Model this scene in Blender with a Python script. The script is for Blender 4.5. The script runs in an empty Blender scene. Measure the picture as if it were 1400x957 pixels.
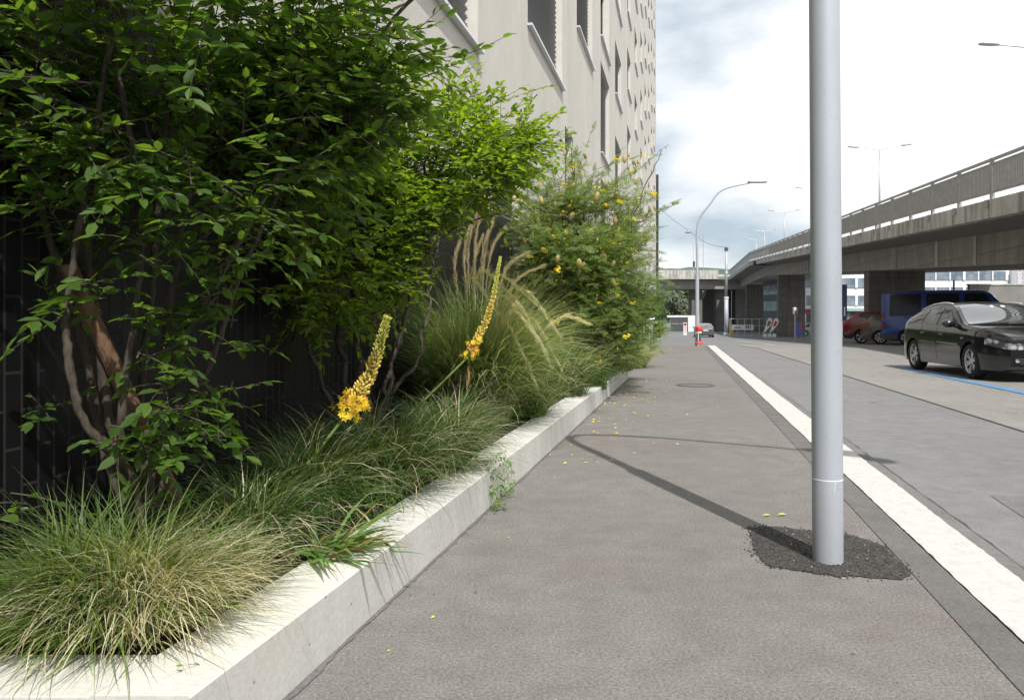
import bpy, bmesh, math, random
import numpy as np
from mathutils import Vector, Matrix, noise as mnoise

R = random.Random(11)
NR = np.random.RandomState(5)
scn = bpy.context.scene
COL = scn.collection
PI = math.pi
F = 1090.0; CXP = 700.0; HY = 430.0; EYE = 1.15

def gz(y):
    """height of the street: level near by, falling gently beyond the crossing"""
    if y <= 28: return 0.0
    if y <= 78: return -1.1 * (y - 28) / 50
    if y <= 135: return -1.1 - 0.55 * (y - 78) / 57
    return -1.65
def at(px, py, D):
    return Vector(((px - CXP) / F * D, D, EYE - (py - HY) / F * D))
def wallx(y): return -1.237 + .2322 * y
def facx(y): return -2.4 + .211 * y
def kerbx(y): return 1.219 + .2037 * y

# ------------------------------------------------------------------ materials
def nodes(name):
    m = bpy.data.materials.new(name); m.use_nodes = True
    nt = m.node_tree; b = nt.nodes['Principled BSDF']
    return m, nt, b
def N(nt, t, **kw):
    n = nt.nodes.new(t)
    for k, v in kw.items():
        if k.startswith('i_'):
            n.inputs[k[2:].replace('_', ' ')].default_value = v
        else: setattr(n, k, v)
    return n
def ramp(nt, fac, stops):
    r = nt.nodes.new('ShaderNodeValToRGB')
    e = r.color_ramp.elements
    while len(e) > 1: e.remove(e[-1])
    e[0].position = stops[0][0]; e[0].color = (*stops[0][1], 1)
    for p, c in stops[1:]:
        x = e.new(p); x.color = (*c, 1)
    nt.links.new(fac, r.inputs[0]); return r.outputs[0]
def mixc(nt, fac, a, b, mode='MIX'):
    n = nt.nodes.new('ShaderNodeMix'); n.data_type = 'RGBA'; n.blend_type = mode
    for i, v in ((0, fac), (6, a), (7, b)):
        if hasattr(v, 'is_output'): nt.links.new(v, n.inputs[i])
        elif i == 0: n.inputs[0].default_value = v
        else: n.inputs[i].default_value = (*v, 1)
    return n.outputs[2]
def noise(nt, scale, detail=4, rough=.6, vec=None, stretch=None):
    tc = nt.nodes.new('ShaderNodeTexCoord')
    src = vec or tc.outputs['Object']
    if stretch:
        mp = nt.nodes.new('ShaderNodeMapping'); mp.inputs['Scale'].default_value = stretch
        nt.links.new(src, mp.inputs[0]); src = mp.outputs[0]
    n = nt.nodes.new('ShaderNodeTexNoise')
    n.inputs['Scale'].default_value = scale; n.inputs['Detail'].default_value = detail
    n.inputs['Roughness'].default_value = rough
    nt.links.new(src, n.inputs['Vector']); return n.outputs['Fac']
def bump(nt, b, h, strength=.3, dist=.01):
    n = nt.nodes.new('ShaderNodeBump'); n.inputs['Strength'].default_value = strength
    n.inputs['Distance'].default_value = dist
    nt.links.new(h, n.inputs['Height']); nt.links.new(n.outputs[0], b.inputs['Normal'])
def simple(name, col, rough=.6, metal=0, var=.15, scale=6, coat=0):
    m, nt, b = nodes(name)
    f = noise(nt, scale)
    lo = tuple(c * (1 - var) for c in col); hi = tuple(min(1, c * (1 + var)) for c in col)
    nt.links.new(ramp(nt, f, [(.3, lo), (.7, hi)]), b.inputs['Base Color'])
    b.inputs['Roughness'].default_value = rough; b.inputs['Metallic'].default_value = metal
    if coat: b.inputs['Coat Weight'].default_value = coat; b.inputs['Coat Roughness'].default_value = .04
    return m
def asphalt(name, base, pink=None, speck=.5, patch=.12, cracks=True):
    m, nt, b = nodes(name)
    fine = noise(nt, 230, 2, .75); mid = noise(nt, 85, 3, .7); big = noise(nt, .55, 4, .55); med = noise(nt, 5, 5, .7)
    c = ramp(nt, big, [(.3, tuple(v * (1 - patch) for v in base)), (.7, tuple(v * (1 + patch) for v in base))])
    if pink:
        pm = ramp(nt, noise(nt, .8, 5, .65), [(.52, (0, 0, 0)), (.66, (1, 1, 1))])
        c = mixc(nt, pm, c, pink)
    c = mixc(nt, 1.0, c, ramp(nt, med, [(.25, (.82, .82, .82)), (.75, (1.14, 1.14, 1.14))]), 'MULTIPLY')
    c = mixc(nt, 1.0, c, ramp(nt, mid, [(.33, (1 - speck * .8,) * 3), (.5, (1, 1, 1)), (.7, (1 + speck,) * 3)]), 'MULTIPLY')
    c = mixc(nt, 1.0, c, ramp(nt, fine, [(.3, (1 - speck,) * 3), (.5, (1, 1, 1)), (.68, (1 + speck,) * 3)]), 'MULTIPLY')
    st = noise(nt, 1.9, 6, .7)
    c = mixc(nt, 1.0, c, ramp(nt, st, [(.32, (.91, .91, .92)), (.46, (1, 1, 1)), (.62, (1, 1, 1)), (.74, (1.07, 1.06, 1.05))]), 'MULTIPLY')
    for sc, rad, lo in ((2.3, .035, (.55, .54, .53)), (6.5, .05, (1.55, 1.55, 1.5)), (9.0, .06, (.62, .6, .58))):
        v = nt.nodes.new('ShaderNodeTexVoronoi'); v.inputs['Scale'].default_value = sc
        tc = nt.nodes.new('ShaderNodeTexCoord'); nt.links.new(tc.outputs['Object'], v.inputs['Vector'])
        msk = ramp(nt, v.outputs['Distance'], [(rad * .55, (1, 1, 1)), (rad, (0, 0, 0))])
        # only some of the cells carry a spot
        sel = nt.nodes.new('ShaderNodeSeparateColor'); nt.links.new(v.outputs['Color'], sel.inputs[0])
        gt = nt.nodes.new('ShaderNodeMath'); gt.operation = 'GREATER_THAN'; gt.inputs[1].default_value = .62; nt.links.new(sel.outputs[0], gt.inputs[0])
        mm = nt.nodes.new('ShaderNodeMath'); mm.operation = 'MULTIPLY'; nt.links.new(gt.outputs[0], mm.inputs[0]); nt.links.new(msk, mm.inputs[1])
        c = mixc(nt, mm.outputs[0], c, mixc(nt, 1.0, c, lo, 'MULTIPLY'))
    # hairline cracks
    if cracks:
        v = nt.nodes.new('ShaderNodeTexVoronoi'); v.feature = 'DISTANCE_TO_EDGE'; v.inputs['Scale'].default_value = .33
        tc = nt.nodes.new('ShaderNodeTexCoord'); ad = nt.nodes.new('ShaderNodeVectorMath'); nz = nt.nodes.new('ShaderNodeTexNoise'); nz.inputs['Scale'].default_value = 2.2; nz.inputs['Detail'].default_value = 6
        nt.links.new(tc.outputs['Object'], nz.inputs['Vector']); sm = nt.nodes.new('ShaderNodeVectorMath'); sm.operation = 'SCALE'; sm.inputs['Scale'].default_value = .7
        nt.links.new(nz.outputs['Color'], sm.inputs[0]); nt.links.new(tc.outputs['Object'], ad.inputs[0]); nt.links.new(sm.outputs[0], ad.inputs[1]); nt.links.new(ad.outputs[0], v.inputs['Vector'])
        line = ramp(nt, v.outputs['Distance'], [(.0008, (.62, .6, .58)), (.0022, (1, 1, 1))])
        gate = ramp(nt, noise(nt, .5, 2), [(.50, (0, 0, 0)), (.56, (1, 1, 1))])
        c = mixc(nt, gate, c, mixc(nt, 1.0, c, line, 'MULTIPLY'))
    nt.links.new(c, b.inputs['Base Color']); b.inputs['Roughness'].default_value = .9
    b.inputs['Specular IOR Level'].default_value = .25
    bump(nt, b, mid, .6, .006)
    return m
def concrete(name, base, stain=.35, boards=None, streak=.3, pits=False):
    m, nt, b = nodes(name)
    c = ramp(nt, noise(nt, 1.3, 6, .65), [(.3, tuple(v * (1 - stain * .5) for v in base)), (.7, tuple(v * (1 + stain * .25) for v in base))])
    st = noise(nt, 3.2, 6, .65, stretch=(1, 1, .06))
    c = mixc(nt, 1.0, c, ramp(nt, st, [(.36, (1 - streak,) * 3), (.55, (1, 1, 1))]), 'MULTIPLY')
    fine = noise(nt, 45, 4, .7)
    c = mixc(nt, 1.0, c, ramp(nt, fine, [(.3, (.9, .9, .9)), (.6, (1.05, 1.05, 1.05))]), 'MULTIPLY')
    h = fine
    if pits:
        v = nt.nodes.new('ShaderNodeTexVoronoi'); v.inputs['Scale'].default_value = 13
        tc = nt.nodes.new('ShaderNodeTexCoord'); nt.links.new(tc.outputs['Object'], v.inputs['Vector'])
        c = mixc(nt, 1.0, c, ramp(nt, v.outputs['Distance'], [(.05, (.45, .43, .4)), (.085, (1, 1, 1))]), 'MULTIPLY')
        ws = ramp(nt, noise(nt, 2.5, 4, .6), [(.55, (0, 0, 0)), (.75, (.35, .35, .35))])
        c = mixc(nt, ws, c, (.47, .43, .33))
    if boards:
        w = nt.nodes.new('ShaderNodeTexWave'); w.bands_direction = 'Z'; w.wave_profile = 'SAW'
        w.inputs['Scale'].default_value = boards; w.inputs['Distortion'].default_value = .6; w.inputs['Detail Scale'].default_value = .4
        tc = nt.nodes.new('ShaderNodeTexCoord'); nt.links.new(tc.outputs['Object'], w.inputs['Vector'])
        c = mixc(nt, 1.0, c, ramp(nt, w.outputs['Fac'], [(0, (.62, .6, .58)), (.09, (1, 1, 1)), (1, (.93, .93, .93))]), 'MULTIPLY')
    nt.links.new(c, b.inputs['Base Color']); b.inputs['Roughness'].default_value = .85
    b.inputs['Specular IOR Level'].default_value = .3
    bump(nt, b, h, .25, .006)
    return m
def leafmat(name, cols, trans=.4, rough=.45, spec=.4, glow=(1.7, 1.9, .8)):
    """colour by leaf: every leaf is an island of its own"""
    m, nt, b = nodes(name)
    g = nt.nodes.new('ShaderNodeNewGeometry')
    n = len(cols)
    c = ramp(nt, g.outputs['Random Per Island'], [(i / max(1, n - 1), k) for i, k in enumerate(cols)])
    nt.links.new(c, b.inputs['Base Color']); b.inputs['Roughness'].default_value = rough
    b.inputs['Specular IOR Level'].default_value = spec
    t = nt.nodes.new('ShaderNodeBsdfTranslucent')
    tcol = mixc(nt, 1.0, c, glow, 'MULTIPLY'); nt.links.new(tcol, t.inputs['Color'])
    mx = nt.nodes.new('ShaderNodeMixShader'); mx.inputs[0].default_value = trans
    nt.links.new(b.outputs[0], mx.inputs[1]); nt.links.new(t.outputs[0], mx.inputs[2])
    nt.links.new(mx.outputs[0], nt.nodes['Material Output'].inputs['Surface'])
    return m
def vcolmat(name, rough=.5, trans=.25):
    m, nt, b = nodes(name)
    a = nt.nodes.new('ShaderNodeVertexColor'); a.layer_name = 'Col'
    nt.links.new(a.outputs[0], b.inputs['Base Color']); b.inputs['Roughness'].default_value = rough
    t = nt.nodes.new('ShaderNodeBsdfTranslucent'); nt.links.new(a.outputs[0], t.inputs['Color'])
    mx = nt.nodes.new('ShaderNodeMixShader'); mx.inputs[0].default_value = trans
    nt.links.new(b.outputs[0], mx.inputs[1]); nt.links.new(t.outputs[0], mx.inputs[2])
    nt.links.new(mx.outputs[0], nt.nodes['Material Output'].inputs['Surface'])
    return m
def bark(name, c1, c2):
    m, nt, b = nodes(name)
    f = noise(nt, 30, 5, .7, stretch=(1, 1, .25))
    nt.links.new(ramp(nt, f, [(.35, c1), (.65, c2)]), b.inputs['Base Color']); b.inputs['Roughness'].default_value = .85
    bump(nt, b, f, .9, .01); return m

M = {}
M['pavement'] = asphalt('pavement_asphalt', (.186, .177, .167), pink=(.182, .158, .152), speck=.42, patch=.08)
M['road'] = asphalt('road_asphalt', (.195, .195, .196), speck=.22, patch=.06)
M['lot'] = asphalt('lot_asphalt', (.245, .237, .224), speck=.3, patch=.07)
M['strip'] = asphalt('strip_asphalt', (.146, .141, .137), speck=.25, patch=.05)
M['patch'] = asphalt('patch_asphalt', (.062, .059, .055), speck=.8, patch=.1, cracks=False)
M['road_dark'] = asphalt('relaid_asphalt', (.165, .165, .167), speck=.25, patch=.06, cracks=False)
M['ground'] = asphalt('ground_asphalt', (.17, .17, .165), speck=.2)
M['wall'] = concrete('planter_concrete', (.60, .59, .56), .2, streak=.10, pits=True)
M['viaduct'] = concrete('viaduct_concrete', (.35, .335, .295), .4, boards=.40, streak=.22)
M['pier'] = concrete('pier_concrete_shaded', (.17, .163, .148), .4, boards=.40, streak=.25)  # darker copy of the viaduct concrete, shade under the deck put into its colour
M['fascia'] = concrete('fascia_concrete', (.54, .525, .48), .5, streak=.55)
M['soffit'] = concrete('soffit_concrete', (.25, .243, .228), .3, streak=.15)  # tone lowered to put the dark under the deck into the colour
M['kerb'] = None
def paint(name, col, wear=.35):
    m, nt, b = nodes(name)
    f = noise(nt, 14, 6, .75); fi = noise(nt, 130, 3, .7)
    c = ramp(nt, f, [(.3, tuple(v * (1 - wear) for v in col)), (.55, col)])
    c = mixc(nt, 1.0, c, ramp(nt, fi, [(.30, (.62,) * 3), (.42, (1,) * 3)]), 'MULTIPLY')
    nt.links.new(c, b.inputs['Base Color']); b.inputs['Roughness'].default_value = .8
    bump(nt, b, fi, .4, .004); return m
M['kerb'] = paint('kerb_white', (.54, .53, .51), .16)
M['mark'] = paint('road_marking_white', (.68, .68, .66), .3)
M['blue_mark'] = paint('road_marking_blue', (.10, .28, .52), .35)
M['lampsteel'] = None
def galv():
    m, nt, b = nodes('painted_lamp_steel')
    f = noise(nt, 3, 5, .6, stretch=(1, 1, .4)); g = noise(nt, 40, 4, .8)
    c = ramp(nt, f, [(.3, (.40, .43, .48)), (.7, (.47, .50, .55))])
    c = mixc(nt, 1.0, c, ramp(nt, g, [(.27, (.62, .6, .58)), (.36, (1, 1, 1))]), 'MULTIPLY')
    tc = nt.nodes.new('ShaderNodeTexCoord'); sp_ = nt.nodes.new('ShaderNodeSeparateXYZ'); nt.links.new(tc.outputs['Object'], sp_.inputs[0])
    mz = nt.nodes.new('ShaderNodeMath'); mz.operation = 'MULTIPLY_ADD'; nt.links.new(noise(nt, 14, 5, .7), mz.inputs[0]); mz.inputs[1].default_value = -.28; nt.links.new(sp_.outputs['Z'], mz.inputs[2])
    c = mixc(nt, 1.0, c, ramp(nt, mz.outputs[0], [(0, (.88, .87, .85)), (.25, (1, 1, 1))]), 'MULTIPLY')
    nt.links.new(c, b.inputs['Base Color']); b.inputs['Roughness'].default_value = .48; b.inputs['Metallic'].default_value = .15
    return m
M['lampsteel'] = galv()
M['steel'] = simple('galvanised_steel', (.45, .46, .47), .5, .5, .1)
M['railsteel'] = simple('railing_steel', (.38, .375, .36), .55, .25, .12)
M['dark'] = simple('dark_metal', (.03, .03, .033), .5, 0, .2)
M['darkgrey'] = simple('dark_grey_panel', (.07, .075, .085), .6, 0, .15)
M['white'] = simple('white_paint', (.78, .78, .77), .55, 0, .05)
M['red'] = simple('red_plastic', (.70, .05, .035), .45, 0, .08)
M['yellow'] = simple('yellow_paint', (.65, .42, .04), .5, 0, .1)
M['rubber'] = simple('tyre_rubber', (.018, .018, .019), .85, 0, .2)
M['alloy'] = simple('alloy_silver', (.55, .56, .57), .32, .85, .06)
def lensmat():
    m, nt, b = nodes('lamp_lens')
    tc = nt.nodes.new('ShaderNodeTexCoord'); v = nt.nodes.new('ShaderNodeTexVoronoi'); v.inputs['Scale'].default_value = 11; nt.links.new(tc.outputs['Object'], v.inputs['Vector'])
    nt.links.new(ramp(nt, v.outputs['Distance'], [(.15, (.75, .77, .8)), (.45, (.45, .47, .5)), (.62, (.10, .10, .11))]), b.inputs['Base Color']); b.inputs['Roughness'].default_value = .15; b.inputs['Metallic'].default_value = .35
    b.inputs['Coat Weight'].default_value = .8; return m
M['lens'] = lensmat()
M['silver'] = simple('silver_trim', (.62, .63, .64), .3, .3, .05)
def glass_van():
    m, nt, b = nodes('dark_van_glass')
    f = noise(nt, 2); nt.links.new(ramp(nt, f, [(.3, (.012, .013, .016)), (.7, (.02, .022, .026))]), b.inputs['Base Color']); b.inputs['Roughness'].default_value = .2; b.inputs['Specular IOR Level'].default_value = .35
    return m
M['vanglass'] = glass_van()
M['redlens'] = simple('tail_lamp_red', (.30, .012, .01), .2, 0, .2, 25)
M['chrome'] = simple('chrome_trim', (.7, .7, .7), .15, 1, .03)
M['soil'] = simple('planting_soil', (.05, .037, .026), .95, 0, .4, 30)
M['stake'] = bark('wooden_stake', (.10, .055, .033), (.20, .12, .072))
M['twine'] = simple('coconut_twine', (.16, .10, .05), .9, 0, .3, 60)
M['bark'] = bark('shrub_bark', (.026, .019, .014), (.085, .064, .048))
M['bark_dark'] = bark('dark_bark', (.03, .024, .019), (.10, .08, .062))
M['hill'] = None
def carpaint(name, col, rough=.25):
    return simple(name, col, rough, .0, .04, 3, coat=.8)
def glass():
    m, nt, b = nodes('tinted_glass')
    f = noise(nt, 2.5, 3); nt.links.new(ramp(nt, f, [(.38, (.035, .04, .042)), (.62, (.13, .145, .15))]), b.inputs['Base Color'])
    b.inputs['Roughness'].default_value = .03; b.inputs['Specular IOR Level'].default_value = .9
    return m
M['glass'] = glass()
def screen_glass():
    m, nt, b = nodes('windscreen_glass')
    f = noise(nt, 2); nt.links.new(ramp(nt, f, [(.3, (.03, .036, .04)), (.7, (.06, .07, .075))]), b.inputs['Base Color'])
    b.inputs['Roughness'].default_value = .03; b.inputs['Specular IOR Level'].default_value = 1.0
    b.inputs['Coat Weight'].default_value = 1.0; b.inputs['Coat Roughness'].default_value = .02; b.inputs['Coat IOR'].default_value = 1.9
    return m
M['screen'] = screen_glass()
def plaster():
    m, nt, b = nodes('facade_plaster')
    f = noise(nt, .35, 5, .6); g = noise(nt, 60, 4, .75); s = noise(nt, 1.1, 5, .6, stretch=(1, 1, .12)); k = noise(nt, 4, 5, .6)
    c = ramp(nt, f, [(.3, (.55, .53, .485)), (.7, (.61, .59, .545))])
    c = mixc(nt, 1.0, c, ramp(nt, s, [(.3, (.91, .91, .90)), (.6, (1, 1, 1))]), 'MULTIPLY')
    c = mixc(nt, 1.0, c, ramp(nt, k, [(.3, (.95,) * 3), (.65, (1.02,) * 3)]), 'MULTIPLY')
    c = mixc(nt, 1.0, c, ramp(nt, g, [(.3, (.86,) * 3), (.6, (1.05,) * 3)]), 'MULTIPLY')
    nt.links.new(c, b.inputs['Base Color']); b.inputs['Roughness'].default_value = .95
    b.inputs['Specular IOR Level'].default_value = .15
    bump(nt, b, g, .7, .012); return m
M['plaster'] = plaster()
M['jamb'] = simple('pale_reveal_plaster', (.62, .60, .55), .9, 0, .06, 8)
def brick():
    m, nt, b = nodes('black_glazed_brick')
    tc = nt.nodes.new('ShaderNodeTexCoord'); sp = nt.nodes.new('ShaderNodeSeparateXYZ'); cb = nt.nodes.new('ShaderNodeCombineXYZ')
    nt.links.new(tc.outputs['Object'], sp.inputs[0])
    nt.links.new(sp.outputs['Z'], cb.inputs['X']); nt.links.new(sp.outputs['X'], cb.inputs['Y'])
    t = nt.nodes.new('ShaderNodeTexBrick'); nt.links.new(cb.outputs[0], t.inputs['Vector'])
    t.inputs['Color1'].default_value = (.006, .006, .007, 1); t.inputs['Color2'].default_value = (.012, .012, .013, 1)
    t.inputs['Mortar'].default_value = (.030, .029, .028, 1); t.inputs['Scale'].default_value = 1
    t.inputs['Mortar Size'].default_value = .006; t.inputs['Mortar Smooth'].default_value = .2
    t.inputs['Brick Width'].default_value = .27; t.inputs['Row Height'].default_value = .075
    b.inputs['Specular IOR Level'].default_value = .18
    nt.links.new(t.outputs['Color'], b.inputs['Base Color'])
    nt.links.new(ramp(nt, t.outputs['Fac'], [(0, (.35,) * 3), (1, (.9,) * 3)]), b.inputs['Roughness'])
    inv = nt.nodes.new('ShaderNodeMath'); inv.operation = 'SUBTRACT'; inv.inputs[0].default_value = 1
    nt.links.new(t.outputs['Fac'], inv.inputs[1]); bump(nt, b, inv.outputs[0], .6, .006)
    return m
M['brick'] = brick()
M['blind'] = simple('grey_blind_slats', (.21, .215, .225), .45, .3, .08)
M['sill'] = simple('aluminium_sill', (.62, .63, .65), .4, .4, .05)
M['leaf1'] = leafmat('shrub_leaf', [(.036, .082, .016), (.062, .125, .023), (.10, .175, .034), (.048, .10, .02)], .5, glow=(3.1, 2.8, 1.0), rough=.5)
M['leaf2'] = leafmat('pale_shrub_leaf', [(.065, .125, .014), (.105, .18, .02), (.145, .22, .028), (.078, .145, .018)], .52, glow=(3.3, 3.0, .8))
M['leaf3'] = leafmat('pinnate_leaf', [(.10, .165, .048), (.16, .24, .07), (.22, .295, .09), (.115, .18, .055)], .47, glow=(1.9, 1.8, 1.1))
M['leaf4'] = leafmat('far_dark_leaf', [(.03, .07, .016), (.06, .125, .024), (.085, .16, .03)], .35)
M['farleaf'] = leafmat('far_tree_leaf', [(.035, .075, .025), (.055, .105, .03), (.08, .13, .045)], .2)
M['greyleaf'] = leafmat('silver_tree_leaf', [(.12, .15, .11), (.17, .20, .15), (.20, .23, .18)], .2)
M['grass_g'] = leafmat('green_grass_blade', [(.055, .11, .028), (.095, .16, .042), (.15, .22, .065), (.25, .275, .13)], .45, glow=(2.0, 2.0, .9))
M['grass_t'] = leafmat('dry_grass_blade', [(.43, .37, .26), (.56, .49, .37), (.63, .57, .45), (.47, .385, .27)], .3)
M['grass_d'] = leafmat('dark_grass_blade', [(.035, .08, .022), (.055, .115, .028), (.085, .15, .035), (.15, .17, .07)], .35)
M['grass_p'] = leafmat('pale_grass_blade', [(.20, .235, .10), (.30, .32, .16), (.42, .41, .25)], .42)
M['plume'] = leafmat('grass_plume', [(.56, .49, .33), (.70, .62, .45), (.62, .55, .38)], .35)
M['brownplume'] = leafmat('brown_plume', [(.40, .32, .22), (.50, .41, .29), (.45, .36, .25)], .35)
M['strap'] = leafmat('strap_leaf', [(.09, .18, .045), (.14, .24, .06), (.19, .29, .09), (.28, .30, .12)], .35)
M['straw'] = leafmat('withered_leaf', [(.35, .20, .09), (.42, .27, .13)], .3)
M['weed'] = leafmat('weed_leaf', [(.07, .16, .02), (.11, .22, .03), (.16, .27, .05)], .4)
M['petal'] = leafmat('yellow_petal', [(.85, .62, .04), (.90, .72, .08)], .3)
M['pod'] = leafmat('bladder_pod', [(.42, .42, .14), (.50, .42, .20), (.46, .33, .20)], .4)
M['fallen'] = leafmat('fallen_leaf', [(.50, .55, .16), (.55, .58, .2)], .3)
M['stalk'] = simple('green_stalk', (.14, .20, .05), .5, 0, .15, 20)
M['spike'] = vcolmat('spike_buds', trans=.4)

# ------------------------------------------------------------------ mesh helpers
class MB:
    def __init__(s): s.v = []; s.f = []
    def add(s, vs, fs):
        o = len(s.v); s.v += [tuple(v) for v in vs]; s.f += [tuple(i + o for i in f) for f in fs]; return s
    def box(s, c, d, rot=None, bev=0):
        hx, hy, hz = d[0] / 2, d[1] / 2, d[2] / 2
        vs = [Vector((x, y, z)) for x in (-hx, hx) for y in (-hy, hy) for z in (-hz, hz)]
        if rot is not None: vs = [rot @ v for v in vs]
        vs = [v + Vector(c) for v in vs]
        return s.add(vs, [(0, 1, 3, 2), (4, 6, 7, 5), (0, 4, 5, 1), (2, 3, 7, 6), (0, 2, 6, 4), (1, 5, 7, 3)])
    def bar(s, a, b, w, h=None, up=(0, 0, 1)):
        a = Vector(a); b = Vector(b); h = h or w; d = (b - a)
        t = d.normalized(); u = Vector(up)
        if abs(t.dot(u)) > .95: u = Vector((1, 0, 0))
        x = t.cross(u).normalized(); z = x.cross(t)
        vs = [p + x * sx * w / 2 + z * sz * h / 2 for p in (a, b) for sx, sz in ((-1, -1), (1, -1), (1, 1), (-1, 1))]
        return s.add(vs, [(0, 1, 2, 3), (7, 6, 5, 4), (0, 4, 5, 1), (1, 5, 6, 2), (2, 6, 7, 3), (3, 7, 4, 0)])
    def tube(s, pts, rad, n=8, cap=True):
        pts = [Vector(p) for p in pts]
        if not hasattr(rad, '__len__'): rad = [rad] * len(pts)
        vs = []; fs = []; px = None
        for i, p in enumerate(pts):
            t = (pts[min(i + 1, len(pts) - 1)] - pts[max(i - 1, 0)]).normalized()
            if px is None:
                px = t.cross(Vector((0, 0, 1)) if abs(t.z) < .9 else Vector((0, 1, 0))).normalized()
            else:
                px = (px - t * px.dot(t)); px = px.normalized() if px.length > 1e-6 else t.orthogonal().normalized()
            py = t.cross(px)
            for k in range(n):
                a = 2 * PI * k / n; vs.append(p + (px * math.cos(a) + py * math.sin(a)) * rad[i])
        for i in range(len(pts) - 1):
            for k in range(n):
                fs.append((i * n + k, i * n + (k + 1) % n, (i + 1) * n + (k + 1) % n, (i + 1) * n + k))
        if cap: fs += [tuple(reversed(range(n))), tuple(range((len(pts) - 1) * n, len(pts) * n))]
        return s.add(vs, fs)
    def lathe(s, prof, n=24, axis='z', c=(0, 0, 0)):
        vs = []; fs = []
        for r, h in prof:
            for k in range(n):
                a = 2 * PI * k / n
                p = (r * math.cos(a), r * math.sin(a), h) if axis == 'z' else (r * math.cos(a), h, r * math.sin(a))
                vs.append(Vector(p) + Vector(c))
        for i in range(len(prof) - 1):
            for k in range(n): fs.append((i * n + k, i * n + (k + 1) % n, (i + 1) * n + (k + 1) % n, (i + 1) * n + k))
        return s.add(vs, fs)
    def ball(s, c, r, n=8, m=6):
        r = r if hasattr(r, '__len__') else (r, r, r)
        vs = []; fs = []
        for i in range(m + 1):
            th = PI * i / m
            for k in range(n):
                a = 2 * PI * k / n
                vs.append((c[0] + r[0] * math.sin(th) * math.cos(a), c[1] + r[1] * math.sin(th) * math.sin(a), c[2] + r[2] * math.cos(th)))
        for i in range(m):
            for k in range(n): fs.append((i * n + k, (i + 1) * n + k, (i + 1) * n + (k + 1) % n, i * n + (k + 1) % n))
        return s.add(vs, fs)
    def prism(s, poly, z0, z1):
        n = len(poly); vs = [(x, y, z0) for x, y in poly] + [(x, y, z1) for x, y in poly]
        return s.add(vs, [tuple(reversed(range(n))), tuple(range(n, 2 * n))] + [(i, (i + 1) % n, n + (i + 1) % n, n + i) for i in range(n)])
    def build(s, name, mat, parent=None, smooth=False, bevel=0):
        me = bpy.data.meshes.new(name); me.from_pydata(s.v, [], s.f); return link(name, me, mat, parent, smooth, bevel)
def link(name, me, mat, parent=None, smooth=False, bevel=0):
    if bevel or smooth == 'fix':
        bm = bmesh.new(); bm.from_mesh(me); bmesh.ops.recalc_face_normals(bm, faces=bm.faces)
        if bevel:
            es = [e for e in bm.edges if len(e.link_faces) == 2 and e.calc_face_angle(0) > .6]
            bmesh.ops.bevel(bm, geom=es, offset=bevel, segments=2, affect='EDGES', profile=.6)
        bm.to_mesh(me); bm.free()
    me.materials.append(M[mat] if isinstance(mat, str) else mat)
    if smooth: me.polygons.foreach_set('use_smooth', [True] * len(me.polygons))
    me.update()
    o = bpy.data.objects.new(name, me); COL.objects.link(o)
    if parent is not None: o.parent = parent
    return o
def npmesh(name, V, Fc, mat, parent=None, smooth=False, col=None):
    me = bpy.data.meshes.new(name)
    me.from_pydata(V.reshape(-1, 3).tolist(), [], Fc.tolist() if hasattr(Fc, 'tolist') else Fc)
    if col is not None:
        a = me.color_attributes.new('Col', 'FLOAT_COLOR', 'POINT'); a.data.foreach_set('color', np.asarray(col, dtype=np.float32).ravel())
    return link(name, me, mat, parent, smooth)
def empty(name, loc=(0, 0, 0), rz=0, label=None, cat=None, group=None):
    o = bpy.data.objects.new(name, None); COL.objects.link(o); o.location = loc; o.rotation_euler = (0, 0, rz)
    o.empty_display_size = .1
    if label: tag(o, label, cat, group)
    return o
def tag(o, label, cat, group=None, kind=None):
    o['label'] = label; o['category'] = cat
    if group: o['group'] = group
    if kind: o['kind'] = kind
    return o
def structure(o, label=None):
    o['kind'] = 'structure'
    if label: o['label'] = label
    return o
def text(name, s, size, mat, parent, loc, rot, ext=.002):
    cu = bpy.data.curves.new(name, 'FONT'); cu.body = s; cu.size = size; cu.extrude = ext; cu.align_x = 'CENTER'; cu.align_y = 'CENTER'
    cu.materials.append(M[mat]); o = bpy.data.objects.new(name, cu); COL.objects.link(o)
    bpy.context.view_layer.update()
    me = bpy.data.meshes.new_from_object(o.evaluated_get(bpy.context.evaluated_depsgraph_get())); me.name = name
    bpy.data.objects.remove(o); o = bpy.data.objects.new(name, me); COL.objects.link(o)
    o.parent = parent; o.location = loc; o.rotation_euler = rot; return o
def lerp(a, b, t): return a + (b - a) * t
def interp(tab, x): return float(np.interp(x, [p[0] for p in tab], [p[1] for p in tab]))

# ------------------------------------------------------------------ ground
YS = [-40, -12, -4, 0, 4, 8, 12, 16, 20, 24, 28, 34, 42, 52, 64, 78, 95, 115, 135]
def sheet(name, mat, xl, xr, y0, y1, dz, label=None, thick=0):
    ys = sorted(set([y0, y1] + [y for y in YS if y0 < y < y1]))
    b = MB(); vs = []; fs = []
    for y in ys:
        vs += [(xl(y), y, gz(y) + dz), (xr(y), y, gz(y) + dz)]
    for i in range(len(ys) - 1): fs.append((2 * i, 2 * i + 1, 2 * i + 3, 2 * i + 2))
    if thick:
        o = len(vs)
        vs += [(x, y, z - thick) for x, y, z in vs]
        for i in range(len(ys) - 1):
            fs.append((2 * i + 1, o + 2 * i + 1, o + 2 * i + 3, 2 * i + 3)); fs.append((2 * i, 2 * i + 2, o + 2 * i + 2, o + 2 * i))
        e = 2 * (len(ys) - 1)
        fs.append((e, e + 1, o + e + 1, o + e)); fs.append((0, o, o + 1, 1))
    b.add(vs, fs); o_ = b.build(name, mat); structure(o_, label); return o_
g = MB()
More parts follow.
